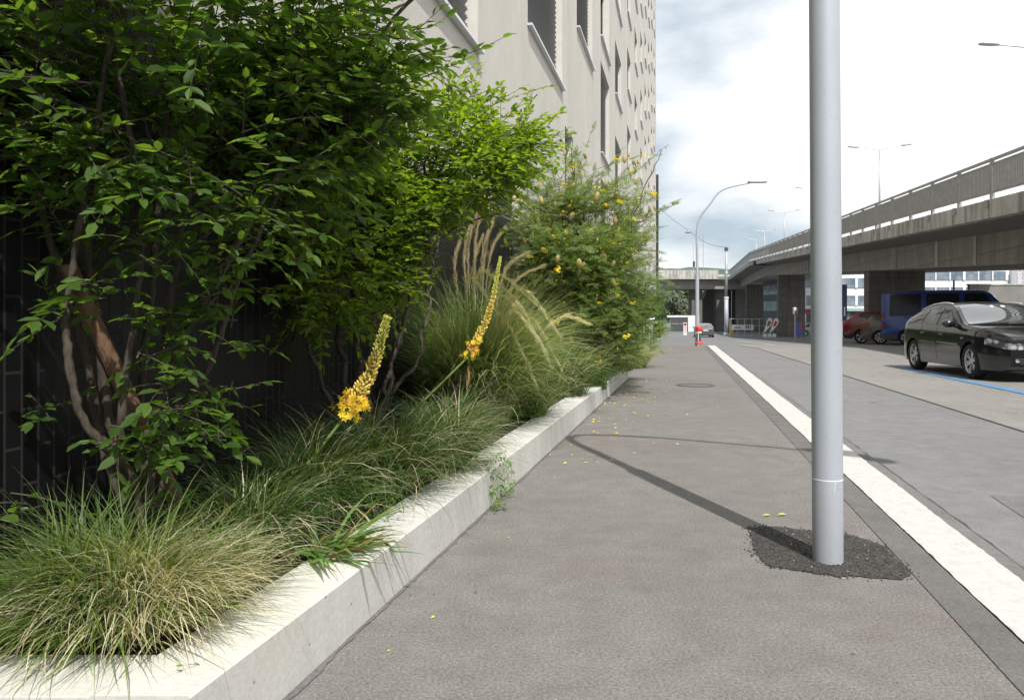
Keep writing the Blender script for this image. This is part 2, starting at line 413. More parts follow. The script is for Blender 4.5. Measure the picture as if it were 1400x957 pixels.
ysg = [-400, -40] + YS[1:] + [300, 900, 3000]
vs = []
for y in ysg: vs += [(-1500, y, gz(y) - .12), (1500, y, gz(y) - .12)]
g.add(vs, [(2 * i, 2 * i + 1, 2 * i + 3, 2 * i + 2) for i in range(len(ysg) - 1)])
structure(g.build('ground', 'ground'))
sheet('road', 'road', lambda y: -14, lambda y: 70, -40, 135, -.034)
def seam(y): return 5.19 + .172 * (y - 8.09)
sheet('parking_lot', 'lot', seam, lambda y: 70, -40, 36, -.029)
# dark seam between the two asphalts
sheet('road', 'strip', lambda y: seam(y) - .035, lambda y: seam(y) + .0, -6, 34, -.025)
PAVE_END = 30.6
sheet('pavement', 'pavement', lambda y: facx(y) - .5, kerbx, -12, PAVE_END, 0, thick=.1)
sheet('pavement', 'strip', lambda y: kerbx(y) - .165, lambda y: kerbx(y) - .004, -12, 29.5, .004)
# white kerb stones
def kerbr(y): return kerbx(y) + .285
k = sheet('kerb', 'ground', lambda y: kerbx(y) + .006, lambda y: kerbr(y) - .004, -12, 29.6, .003, thick=.1)
b = MB(); vs = []; yy = -3.0
while yy < 29.5:
    e1 = R.gauss(0, .0016) + .002 * math.sin(yy * 5.1); e2 = R.gauss(0, .0022) + .003 * math.sin(yy * 3.7 + 1)
    vs += [(kerbx(yy) + .004 + e1, yy, .0055), (kerbr(yy) - .006 + e2, yy, .0055)]; yy += .045
b.add(vs, [(2 * i, 2 * i + 1, 2 * i + 3, 2 * i + 2) for i in range(len(vs) // 2 - 1)]); structure(b.build('kerb', 'kerb'))
k2 = sheet('kerb', 'ground', lambda y: kerbr(y) + .002, lambda y: kerbr(y) + .10, -12, 29.6, -.016, thick=.08)
# darker relaid strip across the lane
b = MB(); x0 = kerbr(5.0) + .6
structure(b.add([(x0 - .28, 4.1, -.0305), (x0 + 1.75, 4.0, -.0305), (x0 + 2.1, 5.15, -.0305), (x0, 5.2, -.0305)], [(0, 1, 2, 3)]).build('road', 'road_dark'))
b = MB(); vs = []; yy = 1.5
while yy < 14.3:
    wq = .012 + .03 * max(0, mnoise.noise(Vector((yy * 2.2, 0, 3)))) + R.uniform(0, .008); vs += [(wallx(yy) - .002, yy, .004), (wallx(yy) + wq, yy, .004)]; yy += .035
b.add(vs, [(2 * i, 2 * i + 1, 2 * i + 3, 2 * i + 2) for i in range(len(vs) // 2 - 1)]); structure(b.build('pavement', 'strip'))
# irregular black crack along the gutter
b = MB(); yy = -2.0; vs = []
while yy < 15:
    w = .006 + .012 * abs(math.sin(yy * 7.3)) * R.random(); x = kerbr(yy) + .115 + R.uniform(-.008, .008)
    vs += [(x - w, yy, -.024), (x + w, yy, -.024)]; yy += .12
b.add(vs, [(2 * i, 2 * i + 1, 2 * i + 3, 2 * i + 2) for i in range(len(vs) // 2 - 1)])
structure(b.build('road', 'dark'))
# asphalt patch round the lamp base (slightly rough, slightly raised)
PX = [(100, 485), (210, 478), (330, 485), (430, 497), (530, 510), (650, 520), (760, 530), (860, 560), (950, 590), (1010, 615), (1030, 650), (1110, 720), (1180, 790), (1150, 805), (1110, 830), (1000, 820), (900, 815), (790, 800), (690, 810), (620, 790), (560, 790), (470, 770), (400, 765), (330, 745), (260, 745), (215, 715), (190, 690), (160, 640), (140, 590), (130, 530)]
poly = []
for i, (x, y) in enumerate(PX):
    x2, y2 = PX[(i + 1) % len(PX)]
    for t in (0, .11, .22, .33, .44, .55, .66, .77, .88):
        xx = lerp(x, x2, t) + R.uniform(-4, 4); yq = lerp(y, y2, t) + R.uniform(-1.8, 1.8)
        qy = 620 + .209 * yq; D = EYE * F / (qy - HY); poly.append(((1000 + .209 * xx - CXP) / F * D, D))
structure(MB().add([(x, y, .0045) for x, y in poly], [tuple(reversed(range(len(poly))))]).build('pavement', 'patch'))
# loose chippings of the patch
b = MB(); bw = MB()
def inpoly(x, y):
    c = False; j = len(poly) - 1
    for i in range(len(poly)):
        if (poly[i][1] > y) != (poly[j][1] > y) and x < (poly[j][0] - poly[i][0]) * (y - poly[i][1]) / (poly[j][1] - poly[i][1]) + poly[i][0]: c = not c
        j = i
    return c
for i in range(9000):
    x = R.uniform(1.0, 2.2); y = R.uniform(3.3, 4.6)
    jx, jy = R.gauss(0, .022), R.gauss(0, .022)
    if not inpoly(x + jx, y + jy): continue
    (bw if R.random() < .008 else b).ball((x, y, .0045), (R.uniform(.0025, .0065), R.uniform(.0025, .0065), R.uniform(.002, .0045)), 5, 3)
o = b.build('gravel', 'patch'); tag(o, 'dark loose chippings of the asphalt patch around the lamp post', 'gravel', kind='stuff')
o = bw.build('gravel', 'kerb'); tag(o, 'pale stone chips sprinkled over the dark asphalt patch', 'gravel', kind='stuff')
# crossing dashes and parking marks
for (px, D) in ((964, 42), (982, 42), (1000, 42), (1020, 42), (1080, 42.5), (1100, 42.5)):
    p = at(px, 0, D); w = .34
    structure(MB().add([(p.x - w, D - .12, gz(D - .12) - .024), (p.x + w, D - .12, gz(D - .12) - .024), (p.x + w, D + .12, gz(D + .12) - .024), (p.x - w, D + .12, gz(D + .12) - .024)], [(0, 1, 2, 3)]).build('road', 'mark'))
b = MB()
def gline(p, q, w, mat, dz=-.02):
    p = Vector(p); q = Vector(q); d = (q - p).normalized(); n = Vector((-d.y, d.x)) * w / 2
    c = [p - n, q - n, q + n, p + n]
    return structure(MB().add([(v.x, v.y, gz(v.y) + dz) for v in c], [(0, 1, 2, 3)]).build('road', mat))
gline((7.40, 10.2), (8.60, 17.75), .19, 'blue_mark')
gline((8.60, 17.75), (10.6, 17.4), .12, 'blue_mark', -.0195)
for k in range(4):
    p = (15.0 + .2 * 2.6 * k - .3, 32.4 + 2.6 * k); gline(p, (p[0] + 4.6, p[1] - 2.2), .1, 'mark', -.015)
gline((11.3, 34.3), (14.6, 52), .1, 'mark')
# manhole
mh = at(951, 527, EYE * F / 97)
o = empty('manhole_cover', (mh.x, mh.y, .004), 0, 'round iron manhole cover set in the pavement', 'manhole cover')
MB().lathe([(.0, .002), (.245, .002), (.255, .0)], 28).build('cover', 'strip', o)
b = MB().lathe([(.26, .0), (.26, .004), (.30, .004), (.31, -.003)], 28); b.build('ring', 'dark', o)

# ------------------------------------------------------------------ planter
h = .22
def planter(name, label, y0, y1, wx, thick, back, top=h, skew=0):
    o = empty(name, (wx(y0), y0, 0), 0, label, 'planter wall')
    b = MB(); base = Vector((wx(y0), y0, 0))
    # front wall, bevelled long block
    n = max(2, int((y1 - y0) / 2.0)); ys = [lerp(y0, y1, i / n) for i in range(n + 1)]
    prof = [(0, 0), (0, top - .006), (-.006, top), (-thick + .006, top), (-thick, top - .006), (-thick, 0)]
    vs = []; fs = []
    for y in ys:
        for dx, z in prof: vs.append(Vector((wx(y) + dx, y + (skew * -dx if y == y0 else 0), z + gz(y))) - base)
    m = len(prof)
    for i in range(n):
        for j in range(m - 1): fs.append((i * m + j, (i + 1) * m + j, (i + 1) * m + j + 1, i * m + j + 1))
    fs += [tuple(reversed(range(m))), tuple(range(n * m, n * m + m))]
    b.add(vs, fs); b.build('front_wall', 'wall', o)
    for yq, nm in ((y0, 'end_wall'), (y1 - thick, 'end_wall')):
        c = MB(); xl = back(yq) + .01; xr = wx(yq) - thick - .002; xr2 = wx(yq + thick) - thick - .002; dy = skew * thick if yq == y0 else 0
        q = [(xl, yq + .001 + dy), (xr, yq + .001 + dy), (xr2, yq + thick - .002), (xl, yq + thick - .002)]
        c.prism([(x - base.x, y - base.y) for x, y in q], gz(yq) + 0, gz(yq) + top - .0015); c.build(nm, 'wall', o, bevel=.004)
    s = MB(); vs = []
    for y in ys: vs += [(back(y), y, gz(y) + top - .018), (wx(y) - thick * .9, y, gz(y) + top - .018)]
    s.add(vs, [(2 * i, 2 * i + 1, 2 * i + 3, 2 * i + 2) for i in range(n)])
    so = s.build('soil', 'soil'); structure(so)
    return o
planter('planter_wall', 'long pale concrete planter edge beside the pavement, nearest the camera', 1.945, 14.35, wallx, .245, lambda y: facx(y) + .02)
planter('planter_wall', 'short far concrete planter edge beyond the bicycle', 26.6, 36, lambda y: 4.62 + .215 * (y - 26.6), .25, lambda y: 4.62 + .215 * (y - 26.6) - 1.3, .36)

# ------------------------------------------------------------------ building
bl = empty('apartment_building', (-2.4, 0, 0), math.atan2(.978, .2064), 'tall beige plaster building with black brick base behind the shrubs', 'building')
UL = 80.8; UH = 38.0; ZB = 2.45
cols = []
spec = [(9.45, 3.4, 4.27, 2.4), (16.2, 3.75, 5.72, 2.6), (21.8, 3.4, 7.83, 2.3), (26.95, 3.0, 6.05, 2.75), (32.4, 3.1, 5.80, 1.95), (38.6, 2.6, 4.33, 1.9), (44.4, 2.6, 7.35, 1.9), (50.3, 2.4, 5.80, 1.9), (56, 2.4, 7.85, 1.8), (62, 2.4, 5.80, 1.8), (68, 2.4, 7.85, 1.8), (74.3, 2.4, 5.80, 1.8)]
for D, w, z0, hh in spec:
    u1 = D / .978; ws = []
    z = z0
    if z0 > 7: z = z0 - 3.52
    if D > 21 and z > 5.5: z -= 3.52
    lim = 1.15 + .40 * D + 1.2
    while z < lim and z + hh < UH - 1:
        if z >= ZB + .02: ws.append((z, z + hh))
        z += 3.52
    cols.append([u1 - w, u1, ws])
cols[0][2] = [(4.27, 6.7)]
# ground-floor openings above the brick base, in between
cols.insert(1, [11.05, 11.9, []])
cols = [c for c in cols if c[2]]
cols[1][2] = [(5.72, 8.3)]; cols[2][2] = [w_ for w_ in cols[2][2] if w_[0] > 7]
extra = [(10.4, 12.35, [(ZB + .02, 3.70)]), (16.95, 18.2, [(ZB + .02, 5.08)])]
cols = sorted(cols + [list(e) for e in extra])
wb = MB()
def quad(m, a, b_, c, d): m.add([a, b_, c, d], [(0, 1, 2, 3)])
REV = .30; pu = -8.0
# all columns are disjoint in u except where an extra one overlaps: keep them sorted and clipped
for i, c in enumerate(cols):
    if i and c[0] < cols[i - 1][1] + .05: c[0] = cols[i - 1][1] + .05
for u0, u1, ws in cols + [[UL, UL, []]]:
    quad(wb, (pu, 0, 0), (u0, 0, 0), (u0, 0, UH), (pu, 0, UH))
    z = 0
    for z0, z1 in ws:
        quad(wb, (u0, 0, z), (u1, 0, z), (u1, 0, z0), (u0, 0, z0))
        z = z1
    if u1 > u0: quad(wb, (u0, 0, z), (u1, 0, z), (u1, 0, UH), (u0, 0, UH))
    pu = u1
quad(wb, (UL, 0, 0), (UL, 16, 0), (UL, 16, UH), (UL, 0, UH)); quad(wb, (-8, 16, 0), (-8, 0, 0), (-8, 0, UH), (-8, 16, UH))
quad(wb, (UL, 16, 0), (-8, 16, 0), (-8, 16, UH), (UL, 16, UH)); quad(wb, (-8, 0, UH), (UL, 0, UH), (UL, 16, UH), (-8, 16, UH))
wb.build('wall', 'plaster', bl)
bb = MB(); bb.box((36.4, -.012, ZB / 2 - 1), (88.6, .06, ZB + 2)); bb.build('brick_base', 'brick', bl)
for ci, (u0, u1, ws) in enumerate(cols):
    for z0, z1 in ws:
        w = MB(); quad(w, (u0, REV - .02, z0), (u1, REV - .02, z0), (u1, REV - .02, z1), (u0, REV - .02, z1)); wo = w.build('window', 'glass', bl); jb = MB()
        quad(jb, (u0, 0, z0), (u0, REV, z0), (u0, REV, z1), (u0, 0, z1)); quad(jb, (u1, 0, z0), (u1, 0, z1), (u1, REV, z1), (u1, REV, z0))
        quad(jb, (u0, 0, z1), (u0, REV, z1), (u1, REV, z1), (u1, 0, z1)); quad(jb, (u0, 0, z0), (u1, 0, z0), (u1, REV, z0), (u0, REV, z0))
        jb.build('reveal', 'jamb', wo)
        f = MB(); um = (u0 + u1) / 2
        for ua, ub, za, zb in ((u0, u0 + .06, z0, z1), (u1 - .06, u1, z0, z1), (um - .04, um + .04, z0, z1), (u0, u1, z0, z0 + .06), (u0, u1, z1 - .06, z1)):
            f.box(((ua + ub) / 2, REV - .05, (za + zb) / 2), (ub - ua, .05, zb - za))
        f.build('frame', 'dark', wo)
        if z0 > ZB + .1:
            s = MB(); s.box(((u0 + u1) / 2, .055, z0 - .018), (u1 - u0 + .06, .27, .036)); s.build('sill', 'sill', wo)
        if (ci * 3 + int(z0)) % 5 != 4 or ci < 5:
            bd = MB(); full = 1.0 if ci < 7 else R.choice((.35, .6, 1, 1))
            z = z1 - .06; zl = z1 - (z1 - z0 - .06) * full; rm = Matrix.Rotation(math.radians(-30), 3, 'X')
            st = .10 if u0 < 30 else .07
            while z > zl:
                bd.box((um, REV - .15, z), (u1 - u0 - .06, st * .80, .006), rm); z -= st
            bd.build('blind', 'blind', wo)
    # all reveal faces carry a slightly paler plaster than the wall
dp = MB(); dp.tube([(UL + .05, -.12, 0), (UL + .05, -.12, 15)], .13, 8); dp.build('downpipe', 'dark', bl)

# ------------------------------------------------------------------ foliage tools
def inst(name, tv, tf, P, X, Y, Z, S, mat, parent):
    """many leaves in one mesh: template tv/tf placed at P with axes X Y Z and size S"""
    tv = np.array(tv, float)
    V = P[:, None, :] + S[:, None, None] * (tv[None, :, 0:1] * X[:, None, :] + tv[None, :, 1:2] * Y[:, None, :] + tv[None, :, 2:3] * Z[:, None, :])
    n = len(P); k = len(tv)
    faces = []
    for f in tf:
        a = np.array(f)[None, :] + (np.arange(n) * k)[:, None]; faces += a.tolist()
    return npmesh(name, V, faces, mat, parent)
def unit(a): return a / np.maximum(np.linalg.norm(a, axis=-1, keepdims=True), 1e-9)
LEAF_V = [(0, 0, 0), (.30, .21, .05), (.66, .19, .045), (1, 0, -.04), (.66, -.19, .045), (.30, -.21, .05), (.35, 0, -.01), (.68, 0, -.015)]
LEAF_F = [(0, 6, 1), (6, 7, 2, 1), (7, 3, 2), (0, 5, 6), (6, 5, 4, 7), (7, 4, 3)]
PIN_V = []; PIN_F = []
for i in range(4):
    for s in (-1, 1):
        x = .15 + i * .21; o = len(PIN_V)
        PIN_V += [(x, 0, 0), (x + .12, s * .12, .02), (x + .10, s * .29, .0), (x - .02, s * .17, .02)]
        PIN_F.append((o, o + 1, o + 2, o + 3) if s > 0 else (o, o + 3, o + 2, o + 1))
o = len(PIN_V); PIN_V += [(.93, 0, 0), (1.05, .09, .01), (1.22, 0, 0), (1.05, -.09, .01)]; PIN_F.append((o, o + 3, o + 2, o + 1))
o = len(PIN_V); PIN_V += [(0, .006, 0), (0, -.006, 0), (1, -.006, 0), (1, .006, 0)]; PIN_F.append((o, o + 1, o + 2, o + 3))

def in_limits(x, y, z, lim):
    return lim is None or lim(x, y, z)
def shrub_twigs(ells, rng, up=.35, lim=None, tl=(.2, .42), rmin=.2):
    """twig curves through a set of ellipsoids: (centre, radii, count)"""
    out = []
    for c, r, n in ells:
        k = 0; tries = 0
        while k < n and tries < n * 20:
            tries += 1
            d = Vector((rng.gauss(0, 1), rng.gauss(0, 1), rng.gauss(0, 1))).normalized(); q = (rmin + (1 - rmin) * rng.random() ** .5)
            p = Vector((c[0] + d.x * r[0] * q, c[1] + d.y * r[1] * q, c[2] + d.z * r[2] * q))
            if not in_limits(p.x, p.y, p.z, lim): continue
            t = Vector((d.x, d.y, d.z * .6 + up)) + Vector((rng.gauss(0, .45), rng.gauss(0, .45), rng.gauss(0, .3)))
            t.normalize(); L = rng.uniform(*tl)
            a = p - t * L * .5; droop = rng.uniform(.0, .25)
            pts = [a + t * L * s + Vector((0, 0, -droop * L * s * s)) for s in (0, .33, .66, 1)]
            out.append(pts); k += 1
    return out
def leaves_on(twigs, rng, gap, size, flat=.75, spread=.9):
    P = []; X = []; Zn = []; S = []
    for pts in twigs:
        L = (pts[-1] - pts[0]).length; n = max(2, int(L / gap)); s = 1
        for i in range(n):
            t = (i + rng.random() * .6 + .4) / n * 3; j = min(2, int(t)); p = pts[j].lerp(pts[j + 1], min(1, t - j))
            d = (pts[j + 1] - pts[j]).normalized(); side = d.cross(Vector((0, 0, 1)))
            side = side.normalized() if side.length > .05 else Vector((1, 0, 0))
            for sg in ((s,) if rng.random() < .35 else (1, -1)):
                x = d * rng.uniform(.35, .8) + side * sg * spread * rng.uniform(.6, 1.1) + Vector((rng.gauss(0, .2), rng.gauss(0, .2), rng.gauss(-.08, .22)))
                nn = Vector((rng.gauss(0, 1 - flat), rng.gauss(0, 1 - flat), 1)); nn = nn + side * sg * -.25
                P.append(p); X.append(x); Zn.append(nn); S.append(size * rng.triangular(.35, 1.35, .85))
            s = -s
        d = (pts[3] - pts[2]); P.append(pts[3]); X.append(d + Vector((0, 0, -.02))); Zn.append(Vector((rng.gauss(0, .3), rng.gauss(0, .3), 1))); S.append(size * rng.uniform(.7, 1.1))
    P = np.array(P); X = unit(np.array(X)); Z = np.array(Zn); Y = unit(np.cross(Z, X)); Z = np.cross(X, Y)
    return P, X, Y, Z, np.array(S)
def twig_mesh(name, twigs, r, mat, parent):
    b = MB()
    for pts in twigs: b.tube(pts, [r, r * .8, r * .6, r * .35], 3, False)
    return b.build(name, mat, parent)
def spline(pts, n):
    pts = [Vector(p) for p in pts]; out = []
    for i in range(len(pts) - 1):
        p0 = pts[max(i - 1, 0)]; p1 = pts[i]; p2 = pts[i + 1]; p3 = pts[min(i + 2, len(pts) - 1)]
        for k in range(n):
            t = k / n
            out.append(.5 * ((2 * p1) + (p2 - p0) * t + (2 * p0 - 5 * p1 + 4 * p2 - p3) * t * t + (3 * p1 - p0 - 3 * p2 + p3) * t ** 3))
    return out + [pts[-1]]
def stem(parent, pts, r0, r1, mat, rng, wob=.012, n=11, sides=9, off=Vector((0, 0, 0))):
    q = spline(pts, n); m = len(q)
    q = [p - off + Vector((rng.gauss(0, wob), rng.gauss(0, wob), 0)) * (0 if i in (0,) else 1) for i, p in enumerate(q)]
    rr = [lerp(r0, r1, i / (m - 1)) * rng.uniform(.85, 1.18) for i in range(m)]
    return MB().tube(q, rr, sides).build('stem', mat, parent, smooth=True)
def grass(n, c, rad, L, w, tilt, bend, segs=8, az=None, azs=None, floor=None, drift=0, elong=(1, 1), off=(0, 0), rng=NR):
    az_ = rng.uniform(0, 2 * PI, n) if az is None else rng.normal(az, azs, n)
    rr = rad * np.sqrt(rng.uniform(0, 1, n)); ra = rng.uniform(0, 2 * PI, n)
    root = np.stack([c[0] + off[0] + rr * np.cos(ra) * elong[0], c[1] + off[1] + rr * np.sin(ra) * elong[1], np.full(n, c[2])], 1)
    ln = rng.uniform(L[0], L[1], n); t0 = np.abs(rng.normal(tilt[0], tilt[1], n)); bd = rng.uniform(bend[0], bend[1], n)
    tw = rng.normal(0, drift, n) if drift else np.zeros(n)
    ts = np.linspace(0, 1, segs + 1); pos = [root]; cur = root.copy()
    for i in range(segs):
        t = (ts[i] + ts[i + 1]) / 2; th = np.minimum(t0 + bd * t ** 1.4, 2.9); a = az_ + tw * t
        d = np.stack([np.sin(th) * np.cos(a), np.sin(th) * np.sin(a), np.cos(th)], 1)
        cur = cur + d * (ln / segs)[:, None]; pos.append(cur)
    pos = np.stack(pos, 1)
    if floor is not None:
        fl = floor(pos[..., 0], pos[..., 1]) + rng.uniform(.003, .03, n)[:, None]
        pos[..., 2] = np.maximum(pos[..., 2], fl)
    sd = np.stack([-np.sin(az_), np.cos(az_), rng.normal(0, .25, n)], 1); sd = unit(sd)
    wid = (w * rng.uniform(.6, 1.2, n))[:, None] * np.clip(np.minimum(1.0, (1.02 - ts) * 2.2), .06, 1)[None, :]
    V = np.stack([pos - sd[:, None, :] * wid[..., None] / 2, pos + sd[:, None, :] * wid[..., None] / 2], 2)
    k = (segs + 1) * 2; base = np.array([(2 * i, 2 * i + 1, 2 * i + 3, 2 * i + 2) for i in range(segs)])
    Fc = (base[None] + (np.arange(n) * k)[:, None, None]).reshape(-1, 4)
    return V.reshape(-1, 3), Fc
def gfloor(x, y):
    w = wallx(y); inside = (x < w + .0) & (y > 1.93)
    return np.where(inside, h + .002, .002)
def tuft(name, label, c, parts, group=None, cat='grass tuft', floor=gfloor):
    o = empty(name, c, 0, label, cat, group)
    for pn, mat, kw, plabel in parts:
        V, Fc = grass(c=(0, 0, 0), floor=(lambda x, y: floor(x + c[0], y + c[1]) - c[2]) if floor else None, **kw)
        p = npmesh(pn, V, Fc, mat, o, smooth=True)
        if plabel: p['label'] = plabel
    return o

bed_limit = lambda x, y, z: x > facx(y) + .05
SZ = .17
# ------------------------------------------------------------------ near shrub
rng = random.Random(3)
B1 = Vector((-1.33, 2.9, SZ))
s1 = empty('shrub', B1, 0, 'tall dark-leaved shrub with bare forked grey stems at the left edge', 'shrub')
def P3(l): return [at(*q) for q in l]
for pts, r0, r1 in (
    ([(195, 745, 2.85), (180, 650, 2.8), (118, 580, 2.7), (92, 480, 2.68), (95, 390, 2.7), (122, 240, 2.75), (150, 60, 2.8), (185, -150, 2.8)], .017, .008),
    ([(190, 745, 2.9), (165, 640, 2.82), (172, 520, 2.8), (190, 380, 2.8), (190, 250, 2.82), (165, 120, 2.85), (140, -60, 2.9), (150, -200, 2.9)], .016, .008),
    ([(200, 745, 2.95), (205, 590, 2.95), (262, 440, 2.98), (320, 340, 3.05), (410, 190, 3.2), (500, 70, 3.4), (590, -30, 3.5)], .021, .007),
    ([(200, 745, 2.95), (215, 560, 3.0), (230, 430, 3.0), (250, 300, 3.05), (300, 120, 3.1), (350, -90, 3.1)], .019, .008),
    ([(205, 745, 3.0), (240, 580, 3.1), (290, 490, 3.12), (330, 370, 3.15), (400, 230, 3.3), (480, 120, 3.5), (540, 40, 3.6)], .016, .006),
    ([(190, 745, 2.95), (140, 600, 3.0), (105, 430, 3.0), (60, 300, 2.95), (40, 120, 2.9), (20, -120, 2.9)], .022, .010),
    ([(195, 745, 3.0), (190, 560, 3.1), (205, 420, 3.15), (215, 300, 3.15), (235, 100, 3.1), (250, -120, 3.1)], .018, .008),
    ([(190, 745, 2.9), (150, 560, 2.98), (118, 360, 2.95), (90, 180, 2.9), (50, 30, 2.85), (30, -140, 2.8)], .024, .011)):
    stem(s1, P3(pts), r0, r1, 'bark', rng, off=B1, wob=.0025)
ells = [((-1.17, 3.15, 2.35), (.80, .85, .75), 560), ((-1.25, 2.95, 1.75), (.65, .45, .46), 200), ((-.72, 3.42, 2.22), (.38, .5, .40), 160), ((-1.45, 2.75, 2.0), (.4, .4, .45), 110),
        ((-.95, 2.7, 3.05), (1.0, 1.0, .5), 430), ((-1.0, 3.5, 1.75), (.35, .5, .4), 170), ((-.75, 3.35, 1.95), (.32, .4, .35), 150)]  # first ellipsoid here: out-of-view crown overhang, shaped to shade the leaves below
def vis_lim(x, y, z):
    return x > facx(y) + .05 and mnoise.noise(Vector((x * 2.6, y * 1.8, z * 3.0 + 7))) > -.20 and not (z < 1.22 + .16 * math.sin(x * 9))
tw = shrub_twigs(ells, rng, lim=vis_lim)
low = []
for px, py, D, n in ((240, 560, 2.8, 13), (285, 590, 2.85, 8), (230, 470, 2.85, 12), (150, 600, 2.7, 7), (210, 620, 2.75, 12), (300, 540, 3.0, 10), (270, 420, 2.9, 9), (70, 420, 2.75, 6), (180, 330, 2.7, 6), (310, 430, 3.0, 5), (120, 385, 2.65, 5), (225, 520, 2.75, 6), (330, 470, 3.0, 3), (250, 600, 2.9, 7), (40, 690, 2.5, 3), (300, 380, 2.9, 6), (200, 430, 2.75, 5), (60, 560, 2.9, 3)):
    p = at(px, py, D); low += shrub_twigs([((p.x, p.y, p.z), (.10, .08, .08), n)], rng, up=.1, tl=(.12, .22), lim=lambda x, y, z: x > facx(y) + .05)
# a few long sprays toward the upper right
for px, py, D, qx, qy, qD in ((470, 120, 3.4, 690, 48, 3.7), (430, 60, 3.3, 570, -10, 3.6), (440, 170, 3.4, 560, 120, 3.5), (500, 30, 3.3, 590, -60, 3.5), (480, 60, 3.5, 610, 22, 3.8), (480, 90, 3.5, 600, 66, 3.7), (420, 20, 3.4, 560, 35, 3.6), (330, 290, 2.9, 420, 230, 2.9), (380, 250, 3.0, 470, 190, 3.1), (280, 330, 2.9, 350, 260, 2.8), (130, 300, 2.7, 60, 250, 2.6), (90, 200, 2.6, 160, 240, 2.5), (300, 350, 2.8, 345, 345, 2.75)):
    a = at(px, py, D); c = at(qx, qy, qD)
    for s in range(3): low.append([a.lerp(c, (s + t) / 3) + Vector((0, 0, .03 * math.sin((s + t) * 2))) for t in (0, .33, .66, 1)])
P, X, Y, Z, S = leaves_on(tw + low, rng, .05, .070, .5)
inst('foliage', LEAF_V, LEAF_F, P - np.array(B1), X, Y, Z, S, 'leaf1', s1)
twig_mesh('branch', [[p - B1 for p in q] for q in tw + low], .0032, 'bark_dark', s1)
# wooden stake
a = at(185, 565, 3.02); c = at(92, 362, 2.86); d = (c - a).normalized(); low_end = a - d * .55
o = empty('wooden_stake', low_end, 0, 'leaning round wooden stake tied among the near shrub stems', 'stake')
pts = [low_end.lerp(c, i / 8) - low_end for i in range(9)]
MB().tube(pts, [.031, .032, .031, .032, .031, .031, .03, .031, .03], 14).build('post', 'stake', o, smooth=False)
bd = MB(); q = at(121, 425, 2.92) - low_end; zq = d
ax = d.orthogonal().normalized(); ay = d.cross(ax)
for t in range(4):
    pp = [q + d * (.012 * t - .02) + (ax * math.cos(k * PI / 8) + ay * math.sin(k * PI / 8)) * .036 for k in range(17)]
    bd.tube(pp, .006, 5, False)
bd.build('binding', 'twine', o)

# ------------------------------------------------------------------ middle shrub
rng = random.Random(8)
B2 = Vector((-.92, 5.0, SZ))
s2 = empty('shrub', B2, 0, 'bright green shrub behind the nearer yellow flower spike, leaning over the grasses', 'shrub')
for pts, r0, r1 in (
    ([(500, 640, 5.0), (470, 500, 5.0), (455, 400, 5.0), (430, 260, 5.0), (400, 120, 5.0)], .024, .008),
    ([(510, 640, 5.0), (505, 500, 5.05), (520, 380, 5.1), (560, 240, 5.3), (620, 120, 5.5)], .022, .006),
    ([(515, 640, 5.0), (530, 520, 5.0), (565, 400, 5.1), (610, 270, 5.4), (690, 190, 5.7), (735, 130, 5.8)], .018, .004),
    ([(505, 640, 5.0), (490, 480, 5.1), (480, 300, 5.2), (500, 150, 5.3)], .022, .008),
    ([(500, 640, 5.0), (440, 520, 4.9), (400, 400, 4.8), (360, 280, 4.8)], .018, .008),
    ([(512, 640, 5.0), (540, 470, 5.2), (548, 330, 5.3), (590, 200, 5.5)], .016, .006),
    ([(508, 640, 5.0), (520, 560, 4.9), (575, 480, 4.95), (600, 330, 5.1), (690, 290, 5.4)], .015, .005)):
    stem(s2, P3(pts), r0, r1, 'bark_dark', rng, off=B2, wob=.012)
ells = [((-.72, 5.35, 2.05), (.72, .75, .62), 680), ((-.28, 5.6, 2.28), (.50, .5, .42), 260), ((.02, 5.75, 2.42), (.30, .4, .2), 110),
        ((-1.0, 4.75, 1.55), (.42, .6, .55), 380), ((-.5, 5.2, 1.6), (.40, .45, .40), 240), ((-1.1, 4.6, 2.3), (.5, .7, .5), 330)]
lim2 = lambda x, y, z: not (x > -.62 and z < 1.72 + .45 * (x + .62)) and x > facx(y) + .05 and z > 1.02 and z < 2.85 + .1 * x and mnoise.noise(Vector((x * 2.1, y * 1.3, z * 2.6))) > -.30
tw = shrub_twigs(ells, rng, up=.25, lim=lim2, tl=(.2, .45))
for px, py, D, qx, qy, qD in ((600, 150, 5.5, 752, 122, 5.9), (620, 190, 5.5, 745, 165, 5.9), (560, 150, 5.3, 655, 90, 5.5), (540, 150, 5.3, 625, 78, 5.4), (500, 160, 5.3, 590, 85, 5.3), (600, 260, 5.4, 700, 235, 5.6), (620, 130, 5.5, 660, 92, 5.6), (560, 310, 5.0, 625, 325, 4.9)):
    a = at(px, py, D); c = at(qx, qy, qD)
    for s in range(4): tw.append([a.lerp(c, (s + t) / 4) + Vector((rng.gauss(0, .01), 0, .02 * math.sin((s + t) * 2))) for t in (0, .33, .66, 1)])
P, X, Y, Z, S = leaves_on(tw, rng, .042, .060, .55)
inst('foliage', LEAF_V, LEAF_F, P - np.array(B2), X, Y, Z, S, 'leaf2', s2)
twig_mesh('branch', [[p - B2 for p in q] for q in tw], .003, 'bark_dark', s2)

